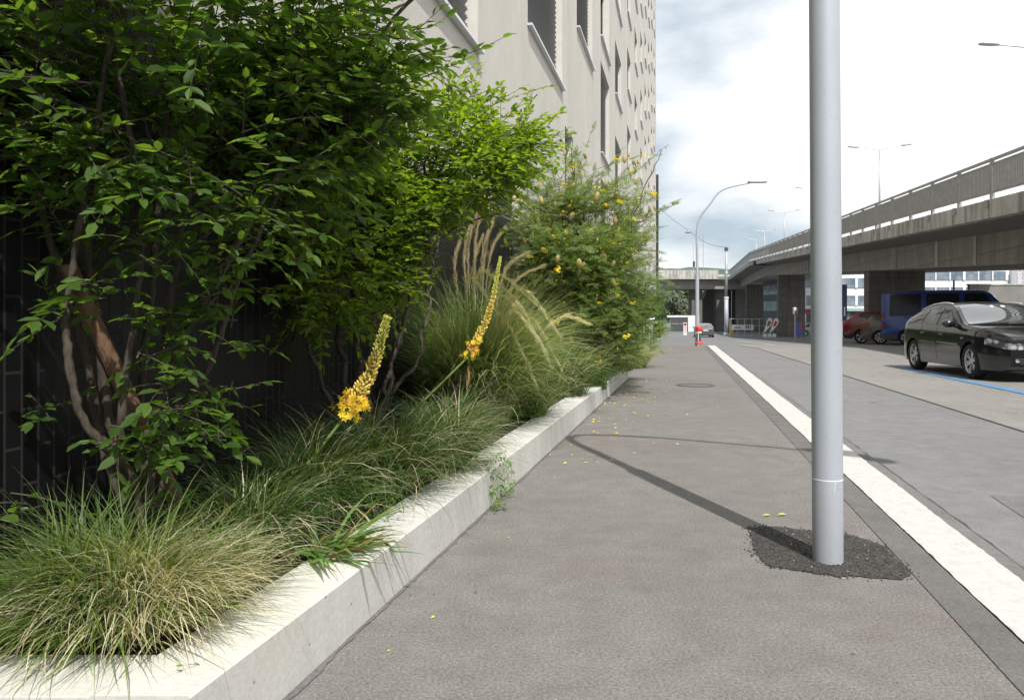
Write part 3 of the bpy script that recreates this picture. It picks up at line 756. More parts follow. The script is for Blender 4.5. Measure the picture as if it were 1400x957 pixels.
# ------------------------------------------------------------------ yellow-flowered pod shrub
rng = random.Random(21)
B3 = Vector((1.0, 11.4, SZ))
s3 = empty('flowering_shrub', B3, 0, 'loose shrub with small yellow flowers and papery pods before the facade', 'shrub')
for pts in ([(790, 540, 11.3), (770, 420, 11.3), (735, 320, 11.2), (715, 240, 11.2)], [(795, 540, 11.4), (800, 400, 11.4), (790, 290, 11.5), (780, 190, 11.5)],
            [(800, 540, 11.4), (830, 420, 11.6), (860, 310, 11.8), (905, 205, 12)], [(798, 540, 11.4), (815, 430, 11.5), (845, 330, 11.7), (915, 282, 12.2)],
            [(792, 540, 11.4), (745, 440, 11.1), (705, 370, 11), (690, 300, 11)], [(803, 540, 11.4), (850, 450, 11.9), (895, 390, 12.4)]):
    stem(s3, P3(pts), .02, .005, 'bark_dark', rng, off=B3, wob=.02)
ells = [((.95, 11.4, 1.9), (.95, 1.2, 1.0), 760), ((1.45, 12.3, 1.7), (.75, 1.3, .9), 520), ((.62, 10.9, 2.05), (.6, .8, .75), 330), ((.85, 11.5, 2.85), (.75, .9, .5), 120),
        ((1.5, 12.2, 1.0), (.6, 1.5, .55), 260), ((1.0, 10.9, .95), (.5, .8, .5), 220), ((1.6, 12.0, 2.5), (.6, .8, .5), 90)]
tw = shrub_twigs(ells, rng, up=.45, lim=lambda x, y, z: x > facx(y) + .06 and z > .3 and mnoise.noise(Vector((x * 1.9, y * 1.2, z * 1.9 + 3))) > -.10, tl=(.35, .75))
for px, py, D, qx, qy, qD in ((840, 260, 11.7, 908, 202, 12), (850, 310, 11.8, 918, 278, 12.2), (780, 260, 11.5, 812, 172, 11.5), (760, 260, 11.3, 748, 196, 11.2), (860, 340, 12, 905, 345, 12.2), (800, 270, 11.5, 850, 205, 11.7), (820, 230, 11.6, 880, 212, 11.9)):
    a = at(px, py, D); c = at(qx, qy, qD)
    for s in range(3): tw.append([a.lerp(c, (s + t) / 3) for t in (0, .33, .66, 1)])
P, X, Y, Z, S = leaves_on(tw, rng, .09, .115, .3)
inst('foliage', PIN_V, PIN_F, P - np.array(B3), X, Y, Z, S, 'leaf3', s3)
twig_mesh('branch', [[p - B3 for p in q] for q in tw], .004, 'bark_dark', s3)
def flower_proto(name, parent):
    b = MB(); r = random.Random(4)
    for i in range(7):
        c = Vector((r.gauss(0, .022), r.gauss(0, .022), r.gauss(0, .02)))
        for k in range(4):
            a = k * PI / 2 + r.random(); d = Vector((math.cos(a), math.sin(a), r.uniform(-.3, .5))) * .016; e = Vector((-math.sin(a), math.cos(a), .3)) * .008
            b.add([c, c + d * .6 + e, c + d, c + d * .6 - e], [(0, 1, 2, 3)])
    return b.build(name, 'petal', parent)
fp = flower_proto('flower_cluster', s3); pod = None
pm = MB(); pm.ball((0, 0, 0), (.020, .017, .036), 8, 6); pd = pm.build('seed_pod', 'pod', s3, smooth=True)
cen = Vector((1.15, 11.8, 1.8))
front = [q for q in tw if q[3].y < 13.4 and (q[3] - cen).dot(Vector((.35, -.8, .45))) > .42]
rng.shuffle(front)
def put(proto, n, off, first=True):
    for i in range(n):
        q = front[(i + off) % len(front)]; c = proto if i == 0 else proto.copy()
        if i: COL.objects.link(c); c.parent = s3
        p = q[rng.choice((1, 2, 3))] + Vector((rng.gauss(0, .03), rng.gauss(0, .03) - .03, rng.gauss(-.02, .03)))
        c.location = p - B3; c.rotation_euler = (rng.uniform(-.5, .5), rng.uniform(-.5, .5), rng.uniform(0, 6)); s = rng.uniform(1.1, 2.0); c.scale = (s, s, s)
put(fp, 98, 0); put(pd, 70, 120)
Q = []
for i in range(330):
    q = front[rng.randrange(len(front))]; Q.append(q[rng.choice((1, 2, 3))] + Vector((rng.gauss(0, .06), rng.gauss(0, .05) - .02, rng.gauss(0, .06))) - B3)
n_ = len(Q); Xq = unit(NR.normal(0, 1, (n_, 3))); Zq = NR.normal(0, 1, (n_, 3)); Yq = unit(np.cross(Zq, Xq)); Zq = np.cross(Xq, Yq)
fm = inst('flowers', [(0, 0, 0), (.5, .4, .2), (1, 0, 0), (.5, -.4, .2), (.2, .1, .8), (-.4, .5, .3), (-.6, -.2, .2)], [(0, 3, 2, 1), (0, 1, 4), (0, 4, 5, 6)], np.array([tuple(v) for v in Q]), Xq, Yq, Zq, NR.uniform(.014, .026, n_), 'petal', s3); fm['kind'] = 'stuff'
# podded sprays high on the left side of the shrub
for px, py in ((768, 200), (772, 210), (780, 222), (776, 232), (783, 238), (778, 252), (775, 262), (860, 212), (866, 222), (872, 222), (868, 230), (888, 288), (895, 284), (884, 294), (880, 300), (800, 214)):
    c = pd.copy(); COL.objects.link(c); c.parent = s3; c.location = at(px, py, 11.5 + (px - 770) * .005) - B3; c.scale = (1.15, 1.15, 1.25)
    c.rotation_euler = (rng.uniform(-.5, .5), rng.uniform(-.5, .5), rng.uniform(0, 6))

# ------------------------------------------------------------------ far shrubs of the second planter
def leafy(name, label, base, ells, n_gap, size, mat, rng, stems=3, group=None, cat='shrub', lim=None, tl=(.25, .5), trunk=.03):
    base = Vector(base); o = empty(name, base, 0, label, cat, group)
    top = max(e[0][2] for e in ells)
    for i in range(stems):
        e = ells[i % len(ells)][0]
        stem(o, [base, base.lerp(Vector(e), .5) + Vector((rng.gauss(0, .05), 0, 0)), Vector(e)], trunk, trunk * .4, 'bark_dark', rng, off=base, wob=.01, sides=6, n=4)
    t = shrub_twigs(ells, rng, lim=lim, tl=tl)
    P, X, Y, Z, S = leaves_on(t, rng, n_gap, size, .5)
    inst('foliage', LEAF_V, LEAF_F, P - np.array(base), X, Y, Z, S, mat, o)
    twig_mesh('branch', [[p - base for p in q] for q in t], .005, 'bark_dark', o)
    return o
rng = random.Random(31)
leafy('shrub', 'rounded dark green shrub on the far planter by the bicycle', (4.75, 28.6, .3), [((4.85, 28.6, 1.25), (.55, 1.0, .95), 330), ((5.15, 30.5, 1.15), (.55, 1.2, .85), 260), ((4.6, 28.2, .8), (.4, .6, .5), 90)], .10, .13, 'leaf4', rng)
leafy('shrub', 'low shrub with scattered leaves under the yellow-flowered shrub by the planter end', (1.55, 12.9, .2), [((1.65, 13.0, .65), (.42, .9, .38), 110)], .06, .06, 'leaf3', rng)

# ------------------------------------------------------------------ grasses
GREEN, DRY = 'green_blades', 'dry_blades'
tuft('grass_tuft', 'big fountain grass clump, green at left and straw coloured at right, nearest the camera', (-1.22, 2.40, SZ), [
    ('blade_mass', 'grass_g', dict(n=1500, rad=.14, L=(.26, .60), w=.0054, tilt=(.35, .25), bend=(.7, 1.9), drift=.4, elong=(1.25, .8)), None),
    ('blade_mass', 'grass_g', dict(n=1150, rad=.15, L=(.26, .54), w=.0056, tilt=(.45, .2), bend=(1.0, 1.9), az=-1.7, azs=.9, drift=.3, elong=(1.25, .8)), None),
    ('dry_blade_mass', 'grass_t', dict(n=1150, rad=.14, L=(.26, .55), w=.0048, tilt=(.35, .2), bend=(.9, 2.1), az=-.75, azs=.8, drift=.5, off=(.10, .0)), 'straw coloured dry blades on the right half'),
    ('dry_blade_mass', 'grass_t', dict(n=170, rad=.17, L=(.3, .55), w=.0042, tilt=(.5, .2), bend=(1.0, 1.9), az=-1.8, azs=.7, drift=.4), 'scattered dry blades')])
tuft('grass_tuft', 'straw coloured grass clump spilling over the wall at the right of the biggest clump', (-1.0, 2.66, SZ), [
    ('dry_blade_mass', 'grass_t', dict(n=330, rad=.10, L=(.22, .46), w=.0042, tilt=(.4, .2), bend=(.9, 1.9), az=-.5, azs=.9, drift=.3), None),
    ('blade_mass', 'grass_g', dict(n=330, rad=.10, L=(.22, .46), w=.0046, tilt=(.35, .2), bend=(.8, 1.8), drift=.3), None)])
DK = 'dark fine-bladed grass clumps under the shrubs'
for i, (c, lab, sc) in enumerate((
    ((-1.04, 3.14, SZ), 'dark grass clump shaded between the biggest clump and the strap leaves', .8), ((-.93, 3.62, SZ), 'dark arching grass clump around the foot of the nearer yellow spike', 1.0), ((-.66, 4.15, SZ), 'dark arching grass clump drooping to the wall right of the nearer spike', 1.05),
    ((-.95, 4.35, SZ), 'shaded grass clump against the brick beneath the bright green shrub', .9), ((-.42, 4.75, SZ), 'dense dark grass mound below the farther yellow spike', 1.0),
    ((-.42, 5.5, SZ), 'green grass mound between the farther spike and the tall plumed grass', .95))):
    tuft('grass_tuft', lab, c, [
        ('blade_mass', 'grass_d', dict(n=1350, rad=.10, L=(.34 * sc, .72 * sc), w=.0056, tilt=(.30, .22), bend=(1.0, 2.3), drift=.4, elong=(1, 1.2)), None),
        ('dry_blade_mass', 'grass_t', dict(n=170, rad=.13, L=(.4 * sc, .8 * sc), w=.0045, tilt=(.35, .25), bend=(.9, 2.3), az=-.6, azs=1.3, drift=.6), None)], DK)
# tall plumed grass
def plumed(label, c, n, L, plumes, rngp, plmat='plume', fresh='grass_g'):
    o = tuft('plumed_grass', label, c, [
        ('blade_mass', fresh, dict(n=n, rad=.26, L=(L * .55, L * 1.06), w=.0085, tilt=(.18, .14), bend=(.5, 1.9), drift=.25), None),
        ('blade_mass', fresh, dict(n=n // 2, rad=.26, L=(L * .5, L * .95), w=.0075, tilt=(.28, .16), bend=(1.0, 2.2), az=-.5, azs=1.0, drift=.25), None),
        ('pale_sunlit_blade_mass', 'grass_p', dict(n=int(n * .75), rad=.24, L=(L * .6, L * 1.08), w=.0085, tilt=(.16, .13), bend=(.5, 2.3), az=-.4, azs=.9, drift=.25, off=(.06, -.05)), None),  # paler blades toward the right put the sunlit side into the colour
        ('dry_blade_mass', 'grass_t', dict(n=n // 6, rad=.22, L=(L * .5, L * .9), w=.006, tilt=(.25, .15), bend=(.8, 2.2), drift=.25), None)])
    for i, (rx, apx, tip) in enumerate(plumes):
        root = at(*rx) - Vector(c); ap = at(*apx) - Vector(c); tp = at(*tip) - Vector(c)
        q = spline([root, root.lerp(ap, .55) + Vector((0, 0, .05)), ap, tp], 6); st = MB().tube(q[:13], [.003] * 6 + [.0025] * 7, 4).build('plume', 'stalk' if i % 2 else 'grass_t', o)
        P = []; Xx = []; Ss = []; n2 = 330; seg = q[8:]
        for k in range(n2):
            t = k / n2 * (len(seg) - 1.001); j = int(t); p = seg[j].lerp(seg[j + 1], t - j); d = (seg[j + 1] - seg[j]).normalized()
            d = d + Vector((rngp.gauss(0, .16), rngp.gauss(0, .16), rngp.gauss(-.10, .15))); f_ = k / n2
            P.append(p + Vector((rngp.gauss(0, .006), rngp.gauss(0, .006), rngp.gauss(0, .006)))); Xx.append(d); Ss.append(rngp.uniform(.04, .10) * (.5 + .9 * max(0, math.sin(PI * min(1, f_ * 1.02))) ** .7) * .8)
        P = np.array(P); Xx = unit(np.array(Xx)); Zz = NR.normal(0, 1, (n2, 3)); Yy = unit(np.cross(Zz, Xx)); Zz = np.cross(Xx, Yy)
        inst('plume_hair', [(0, .008, 0), (.5, .016, .02), (1, 0, -.05), (.5, -.016, .02), (0, -.008, 0)], [(0, 4, 3, 1), (1, 3, 2)], P, Xx, Yy, Zz, np.array(Ss), plmat, st)
    return o
rp = random.Random(2)
A_ = (640, 600, 6.75); B_ = (650, 580, 7.5)
plumed('tall arching grass with pale feathery plumes leaning over the planter wall', (-.33, 6.75, SZ), 1250, 1.38, [(A_, (682, 402, 6.5), (742, 470, 6.4)), (A_, (700, 408, 6.5), (756, 505, 6.4)), (A_, (690, 440, 6.4), (735, 530, 6.3)), (A_, (712, 395, 6.6), (768, 462, 6.5)), (A_, (676, 376, 6.6), (735, 418, 6.5)),
    (A_, (762, 436, 6.6), (805, 442, 6.6)), (A_, (655, 372, 6.6), (706, 410, 6.5)), (A_, (640, 380, 6.4), (680, 428, 6.3)), (A_, (700, 425, 6.3), (748, 482, 6.2)), (A_, (720, 430, 6.6), (770, 508, 6.5))], rp)
plumed('tall upright grass with brownish plumes close to the wall behind', (-.38, 7.6, SZ), 1100, 1.6, [(B_, (650, 330, 7.4), (662, 283, 7.4)), (B_, (660, 345, 7.4), (676, 296, 7.4)), (B_, (635, 350, 7.4), (645, 305, 7.4)), (B_, (670, 350, 7.4), (690, 312, 7.4)), (B_, (640, 345, 7.5), (652, 292, 7.5)),
    (B_, (622, 370, 7.4), (628, 330, 7.4)), (B_, (690, 372, 7.4), (722, 345, 7.4)), (B_, (700, 390, 7.4), (745, 362, 7.4)), (B_, (664, 340, 7.5), (682, 285, 7.5)), (B_, (648, 365, 7.3), (660, 322, 7.3))], rp, 'brownplume', fresh='grass_g')
MG = 'green grass clumps beside the plumed grass'
tuft('grass_tuft', 'thick green grass clump draping to the wall under the pale plumes', (.12, 7.35, SZ), [('blade_mass', 'grass_g', dict(n=900, rad=.2, L=(.35, .75), w=.007, tilt=(.25, .18), bend=(.8, 2.0), drift=.25), None), ('dry_blade_mass', 'grass_t', dict(n=140, rad=.2, L=(.5, 1.0), w=.006, tilt=(.3, .15), bend=(1, 2.1), drift=.25), None)])
tuft('grass_tuft', 'dark green grass clump between plumed grass and yellow-flowered shrub', (.55, 9.2, SZ), [('blade_mass', 'grass_d', dict(n=1100, rad=.3, L=(.4, 1.0), w=.008, tilt=(.25, .2), bend=(.6, 1.9), drift=.25), None), ('dry_blade_mass', 'plume', dict(n=110, rad=.25, L=(.6, 1.15), w=.007, tilt=(.3, .15), bend=(.8, 1.9), az=-.3, azs=.8, drift=.25), None)])
tuft('grass_tuft', 'low wiry grass clump at the foot of the yellow-flowered shrub', (.95, 10.5, SZ), [('blade_mass', 'grass_d', dict(n=900, rad=.3, L=(.3, .7), w=.008, tilt=(.35, .2), bend=(.6, 1.9), drift=.25), None)])
tuft('grass_tuft', 'pale feather grass bending over the far end of the planter wall', (1.82, 14.0, SZ), [('blade_mass', 'grass_p', dict(n=900, rad=.3, L=(.45, .95), w=.009, tilt=(.4, .2), bend=(.9, 2.0), az=-.5, azs=1.0, drift=.25), None)])
tuft('grass_tuft', 'pale feather grass under the flowering shrub, set back from the wall end', (1.5, 13.2, SZ), [('blade_mass', 'grass_p', dict(n=800, rad=.35, L=(.4, .85), w=.009, tilt=(.4, .2), bend=(.7, 1.9), drift=.25), None)])
tuft('grass_tuft', 'pale grass growing beyond the planter end in front of the bicycle', (2.6, 17.6, .02), [('blade_mass', 'grass_p', dict(n=900, rad=.5, L=(.5, .95), w=.011, tilt=(.4, .2), bend=(.7, 1.8), drift=.25, elong=(.7, 1.5)), None), ('blade_mass', 'grass_g', dict(n=500, rad=.5, L=(.4, .8), w=.011, tilt=(.4, .2), bend=(.7, 1.8), drift=.25, elong=(.7, 1.5)), None)], floor=None)
tuft('grass_tuft', 'yellow-green grass growing along the top of the far planter', (5.35, 30.8, .28), [('blade_mass', 'grass_p', dict(n=700, rad=.5, L=(.5, .95), w=.016, tilt=(.4, .2), bend=(.7, 1.7), drift=.25, elong=(.6, 3)), None), ('blade_mass', 'grass_g', dict(n=500, rad=.5, L=(.5, .9), w=.016, tilt=(.4, .2), bend=(.7, 1.6), drift=.25, elong=(.6, 3)), None)], floor=None)
# strap-leaved clump
o = tuft('strap_leaf_plant', 'clump of broad strap leaves with withered tips lying on the wall', (-.72, 3.12, SZ), [
    ('blade_mass', 'strap', dict(n=44, rad=.12, L=(.22, .42), w=.021, tilt=(.85, .3), bend=(.5, 1.1), az=-.2, azs=.9, drift=.4), None),
    ('withered_blade_mass', 'straw', dict(n=22, rad=.08, L=(.24, .44), w=.007, tilt=(.8, .2), bend=(.8, 1.3), az=-.3, azs=.8, drift=.8), 'brown withered leaf tips')], cat='plant')

# ------------------------------------------------------------------ yellow spikes
def foxtail(label, foot, s0, s1, bend, r0, openn, rngf, thin=1.0, tip=.36):
    foot = Vector(foot); s0 = Vector(s0); s1 = Vector(s1)
    o = empty('foxtail_lily', foot, 0, label, 'flower')
    mid = foot.lerp(s0, .5) + Vector((0, 0, -.01)); MB().tube([p - foot for p in spline([foot, mid, s0], 6)], [.0085 - .0002 * i for i in range(13)], 8).build('stalk', 'stalk', o, smooth=True)
    ctrl = s0.lerp(s1, .5) + Vector(bend); axis = [p - foot for p in spline([s0, ctrl, s1], 10)]
    V = []; Fc = []; C = []
    mb = MB(); mb.tube(axis, [lerp(.008, .003, i / 20) for i in range(21)], 6)
    V += mb.v; Fc += mb.f; C += [(.38, .42, .08, 1)] * len(mb.v)
    n = int(340 * thin ** .5)
    for i in range(n):
        t = (i / n); a = i * 2.39996; j = min(19, int(t * 20)); p = axis[j].lerp(axis[j + 1], t * 20 - j); d = (axis[j + 1] - axis[j]).normalized()
        x = d.orthogonal().normalized(); y = d.cross(x); out = x * math.cos(a) + y * math.sin(a)
        rad = lerp(r0, r0 * tip, t ** .9); sz = lerp(.0098, .0060, t) * thin
        c = p + out * rad * rngf.uniform(.55, 1.12) + d * rad * rngf.uniform(.5, 1.1)
        b2 = MB(); b2.ball((0, 0, 0), (sz * .60, sz * .60, sz * 1.25), 6, 4)
        q = Vector((0, 0, 1)).rotation_difference((out * .8 + d + Vector((rngf.gauss(0, .2), rngf.gauss(0, .2), rngf.gauss(0, .2)))).normalized()); o_ = len(V)
        V += [tuple(q @ Vector(v) + c) for v in b2.v]; Fc += [tuple(k + o_ for k in f) for f in b2.f]
        if t < .20: cc = (.98, .64, .20)
        elif t < .62: cc = (.95, .78, .22)
        else: cc = (.80, .80, .20)
        u = rngf.uniform(.8, 1.15); C += [(cc[0] * u, cc[1] * u, cc[2] * u, 1)] * len(b2.v)
        b3 = MB(); b3.tube([p, c], .0009, 3, False); o_ = len(V); V += b3.v; Fc += [tuple(k + o_ for k in f) for f in b3.f]; C += [(.3, .3, .08, 1)] * len(b3.v)
    npmesh('flower_spike', np.array([tuple(v) for v in V]), Fc, 'spike', o, True, C)
    fb = MB()
    for i in range(openn):
        a = i * 2.4; t = rngf.uniform(-.03, .26); p = axis[0].lerp(axis[5], max(0, t) * 4); d = (axis[1] - axis[0]).normalized()
        x = d.orthogonal().normalized(); y = d.cross(x); out = (x * math.cos(a) + y * math.sin(a)); c = p + out * r0 * rngf.uniform(.8, 1.5) - d * rngf.uniform(0, .012)
        nrm = (out + Vector((0, 0, .2))).normalized(); ux = nrm.orthogonal().normalized(); uy = nrm.cross(ux); r = .021 * thin
        for k in range(6):
            an = k * PI / 3 + a; e = ux * math.cos(an) + uy * math.sin(an); s = nrm.cross(e) * r * .28
            fb.add([c, c + e * r * .55 + s + nrm * .003, c + e * r + nrm * .001, c + e * r * .55 - s + nrm * .003], [(0, 1, 2, 3)])
        for k in range(4):
            an = rngf.random() * 6.28; e = (ux * math.cos(an) + uy * math.sin(an)) * .45 + nrm; fb.tube([c, c + e * r], .0006, 3, False)
    fb.build('open_flower', 'petal', o)
    return o
rf = random.Random(6)
foxtail('nearer yellow foxtail lily spike leaning right over the dark grass', at(352, 715, 3.45), at(474, 566, 3.5), at(529, 436, 3.5), (.02, 0, -.015), .040, 42, rf)
foxtail('farther slender yellow foxtail lily spike in front of the plumed grass', at(480, 640, 4.9), at(640, 488, 5.0), at(684, 352, 5.0), (.035, 0, -.02), .029, 16, rf, .95, .2)
# withered brown spike hanging beside it
o = MB().tube([at(640, 500, 5.05), at(641, 515, 5.05), at(638, 532, 5.05)], [.004, .009, .003], 6).build('dry_seed_head', 'straw'); tag(o, 'withered brown seed head hanging beneath the farther yellow spike', 'seed head')

# ------------------------------------------------------------------ weeds on the wall
rng = random.Random(15)
def weed(label, c, n, r, size, group=None, lim=None, mat='weed', up=.5):
    c = Vector(c); o = empty('weed', c, 0, label, 'weed', group)
    tws = shrub_twigs([((c.x, c.y, c.z + r[2] * .7), r, n)], rng, up=up, tl=(.05, .13))
    P, X, Y, Z, S = leaves_on(tws, rng, .022, size, .4)
    inst('foliage', LEAF_V, LEAF_F, P - np.array(c), X, Y, Z, S, mat, o); twig_mesh('stem' if n == 1 else 'branch', [[p - c for p in q] for q in tws], .0015, 'stalk', o)['kind'] = 'stuff' if n > 1 else 'thing'
    return o
WG = 'small weeds along the planter wall'
for lab, px, D, n, r in (('weed patch with fine leaves on soil just right of the strap leaves', 500, 3.65, 40, (.16, .14, .08)), ('weed patch on the soil beneath the dark grass mound', 610, 4.9, 50, (.14, .35, .08)),
                    ('bright weed patch at the wall under the thick green grass', 715, 7.0, 60, (.16, .5, .10)), ('weed patch at the wall below the low wiry grass', 775, 9.9, 50, (.16, .7, .12)), ('tiny seedling growing on top of the wall in front of the biggest clump', 270, 2.12, 1, (.012, .012, .012))):
    x = (px - CXP) / F * D; weed(lab, (min(x, wallx(D) - .25) if D > 2.5 else x, D, SZ + .02 if D > 2.5 else h), n, r, .026 if D > 2.5 else .02, WG)
# creeper trailing down the wall
p0 = at(628, 655, 5.05); c = Vector((wallx(5.05) + .01, 5.05, h)); o = empty('creeper', c, 0, 'trailing creeper hanging over the wall edge down to the pavement', 'creeper')
tws = []
for k in range(13):
    y = 4.95 + R.uniform(-.25, .3); x0 = wallx(y)
    q = [Vector((x0 - R.uniform(.05, .25), y + R.uniform(-.1, .1), h + .03)), Vector((x0 - .02, y, h + .035)), Vector((x0 + .03, y + R.uniform(-.03, .03), h - R.uniform(.04, .12))), Vector((x0 + R.uniform(.02, .05), y + R.uniform(-.08, .02), max(.03, h - R.uniform(.1, .25))))]
    tws.append(q)
for k in range(5):
    y = 4.72 + R.uniform(-.05, .05); tws.append([Vector((wallx(y) + .02 + t * R.uniform(.04, .09), y - t * .03, .025 + .01 * t)) for t in (0, .4, .7, 1)])
P, X, Y, Z, S = leaves_on(tws, rng, .045, .034, .3)
inst('foliage', LEAF_V, LEAF_F, P - np.array(c), X, Y, Z, S, 'weed', o); twig_mesh('stem', [[p - c for p in q] for q in tws], .002, 'stalk', o)

# ------------------------------------------------------------------ petals and leaves on the pavement
pb = MB().add([(-.010, 0, .002), (0, -.007, .004), (.011, 0, .003), (.001, .007, .006)], [(0, 1, 2, 3)])
pet = pb.build('fallen_petal', 'petal'); tag(pet, 'small yellow petal fallen on the pavement beside the planter wall', 'petal', 'fallen yellow petals')
spots = []
while len(spots) < 95:
    y = R.choice((R.uniform(6, 14), R.gauss(9.8, 1.6))); x = wallx(y) + abs(R.gauss(.05, .45)) + .03
    if 4.5 < y < 14.5 and x < kerbx(y) - .3: spots.append((x, y))
for i, (x, y) in enumerate(spots + [(-.30, 3.02), (-.42, 2.72), (-.02, 4.1), (.3, 5.6), (.05, 6.2)]):
    c = pet if i == 0 else pet.copy()
    if i: COL.objects.link(c)
    c.location = (x, y, .003); c.rotation_euler = (R.uniform(-.2, .2), R.uniform(-.2, .2), R.uniform(0, 6)); s = R.uniform(1.0, 2.2) if i < len(spots) else .9; c.scale = (s, s, s)
P = []; 
for i in range(260):
    y = R.choice((R.uniform(2.2, 14), R.gauss(9.5, 1.8))); y = min(max(y, 2.1), 14.2); P.append((wallx(y) + .004 + abs(R.gauss(0, .035 if R.random() < .7 else .35)), y, .0065))
P = np.array(P); n_ = len(P); Xq = unit(NR.normal(0, 1, (n_, 3)) * np.array([1, 1, .12])); Zq = NR.normal(0, .18, (n_, 3)) + np.array([0, 0, 1]); Yq = unit(np.cross(Zq, Xq)); Zq = np.cross(Xq, Yq)
M['litter'] = leafmat('dry_litter', [(.10, .065, .04), (.20, .13, .075), (.30, .22, .13), (.07, .05, .035)], .1)
o = inst('leaf_litter', LEAF_V, LEAF_F, P, Xq, Yq, Zq, NR.uniform(.006, .022, n_), 'litter', None); tag(o, 'dry brown leaf litter scattered on the pavement along the planter wall', 'litter', kind='stuff')
for (px, py, rz, lab) in ((1048, 706, .3, 'narrow pale green leaf lying on the pavement left of the lamp post'), (1069, 705, .1, 'wider pale green leaf lying on the pavement beside the lamp post')):
    D = EYE * F / (py - HY); b = MB(); w = .010 if px < 1060 else .016
    b.add([(-.028, 0, 0), (-.01, -w, .006), (.012, -w * .9, .008), (.03, 0, .003), (.012, w * .9, .01), (-.01, w, .008)], [(0, 1, 2, 3, 4, 5)])
    o = b.build('fallen_leaf', 'fallen'); tag(o, lab, 'leaf'); o.location = ((px - CXP) / F * D, D, .004); o.rotation_euler = (0, 0, rz)

# ------------------------------------------------------------------ lamps
def street_lamp(label, base, arm, bend_h, tip_h, r, sides=20, lean=0, ring=False, group='single-arm street lamps by the pavement'):
    o = empty('street_lamp', base, 0, label, 'street lamp', group); o.rotation_euler = (0, lean, 0)
    arm = Vector((arm[0], arm[1], 0)); al = arm.length; u = arm / al
    b = MB(); b.tube([(0, 0, -.05), (0, 0, 0), (0, 0, .2), (0, 0, bend_h * .3), (0, 0, bend_h * .62)], [r, r, r, r, r * .985], sides, cap=False)
    b.build('pole', 'lampsteel', o, smooth=True)
    pts = [Vector((0, 0, bend_h * .6)), Vector((0, 0, bend_h * .8)), Vector((0, 0, bend_h)), Vector((0, 0, bend_h + .5)) + u * .12, Vector((0, 0, bend_h + .95)) + u * .45, Vector((0, 0, tip_h - .25)) + u * al * .42, Vector((0, 0, tip_h)) + u * (al - .3)]
    q = spline(pts, 6); MB().tube(q, [lerp(r * .72, r * .38, i / (len(q) - 1)) for i in range(len(q))], 12).build('arm', 'lampsteel', o, smooth=True)
    hd = MB(); c = Vector((0, 0, tip_h + .02)) + u * al; rot = Matrix.Rotation(math.atan2(u.y, u.x), 3, 'Z')
    prof = [(-.36, .07, .05), (-.25, .11, .055), (0, .15, .06), (.25, .14, .05), (.36, .06, .02)]
    vs = []
    for x, hw, t in prof:
        for yy, zz in ((-hw, 0), (-hw * .8, -.02), (hw * .8, -.02), (hw, 0), (hw * .6, t), (-hw * .6, t)): vs.append(c + rot @ Vector((x, yy, zz)))
    fs = [tuple(range(6)), tuple(reversed(range(24, 30)))]
    for i in range(4):
        for k in range(6): fs.append((i * 6 + k, i * 6 + (k + 1) % 6, (i + 1) * 6 + (k + 1) % 6, (i + 1) * 6 + k))
    hd.add(vs, fs); hd.build('luminaire', 'steel', o, smooth='fix')
    if ring:
        b = MB(); b.lathe([(r + .0005, .383), (r + .001, .384), (r + .001, .388), (r + .0005, .389)], 40); 
        b.add([(-.0015 + .010, -r - .001, .383), (.0015 + .010, -r - .001, .383), (.000 + .004, -r - .001, .335), (-.002 + .004, -r - .001, .335)], [(0, 1, 2, 3)])
        b.build('painted_ring', 'white', o)
    return o
street_lamp('grey steel lamp post standing in the dark asphalt patch, its upper part out of view', (1.474, 3.72, 0), (2.55, -1.85), 4.75, 6.4, .0685, 40, lean=-.0065, ring=True)
street_lamp('grey curved street lamp at the far end of the pavement behind the red bollard', (7.2, 31, gz(31)), (2.25, -.3), 4.5, 6.28, .075)
# red and white bollard
o = empty('traffic_bollard', (7.18, 30.62, 0), 0, 'red and white traffic bollard standing before the far street lamp', 'bollard'); o.scale = (.85, .85, .95)
MB().lathe([(0, .0), (.18, .0), (.18, .05), (.15, .10), (.10, .12), (.0, .12)], 20).build('foot', 'red', o, smooth=False)
MB().lathe([(.085, .12), (.085, .44)], 18).build('tube', 'darkgrey', o); MB().lathe([(.09, .44), (.12, .46), (.12, .53), (.10, .535)], 18).build('band', 'white', o)
MB().lathe([(.13, .53), (.145, .56), (.145, .68), (.12, .73), (0, .75)], 18).build('cap', 'red', o); MB().box((-.05, 0, .3), (.03, .19, .34)).build('stripe', 'white', o)
# mast
mb_ = at(993, 459, 88); o = empty('mast', (mb_.x, 88, gz(88)), 0, 'pale tapered mast carrying the span wire in front of the viaduct', 'mast')
MB().tube([(0, 0, 0), (0, 0, 4.2)], [.25, .22], 14).build('lower_section', 'lampsteel', o, smooth=True); MB().tube([(0, 0, 4.2), (0, 0, 9.7)], [.17, .12], 14).build('upper_section', 'lampsteel', o, smooth=True)
MB().lathe([(.26, 4.1), (.26, 4.3)], 14).build('collar', 'white', o); MB().lathe([(.17, 6.9), (.17, 7.05)], 14).build('collar', 'white', o); MB().lathe([(.36, 0), (.36, .25), (.25, .35)], 14).build('base_plate', 'steel', o)
MB().box((0, 0, 9.55), (.34, .34, .35)).build('cap', 'darkgrey', o)
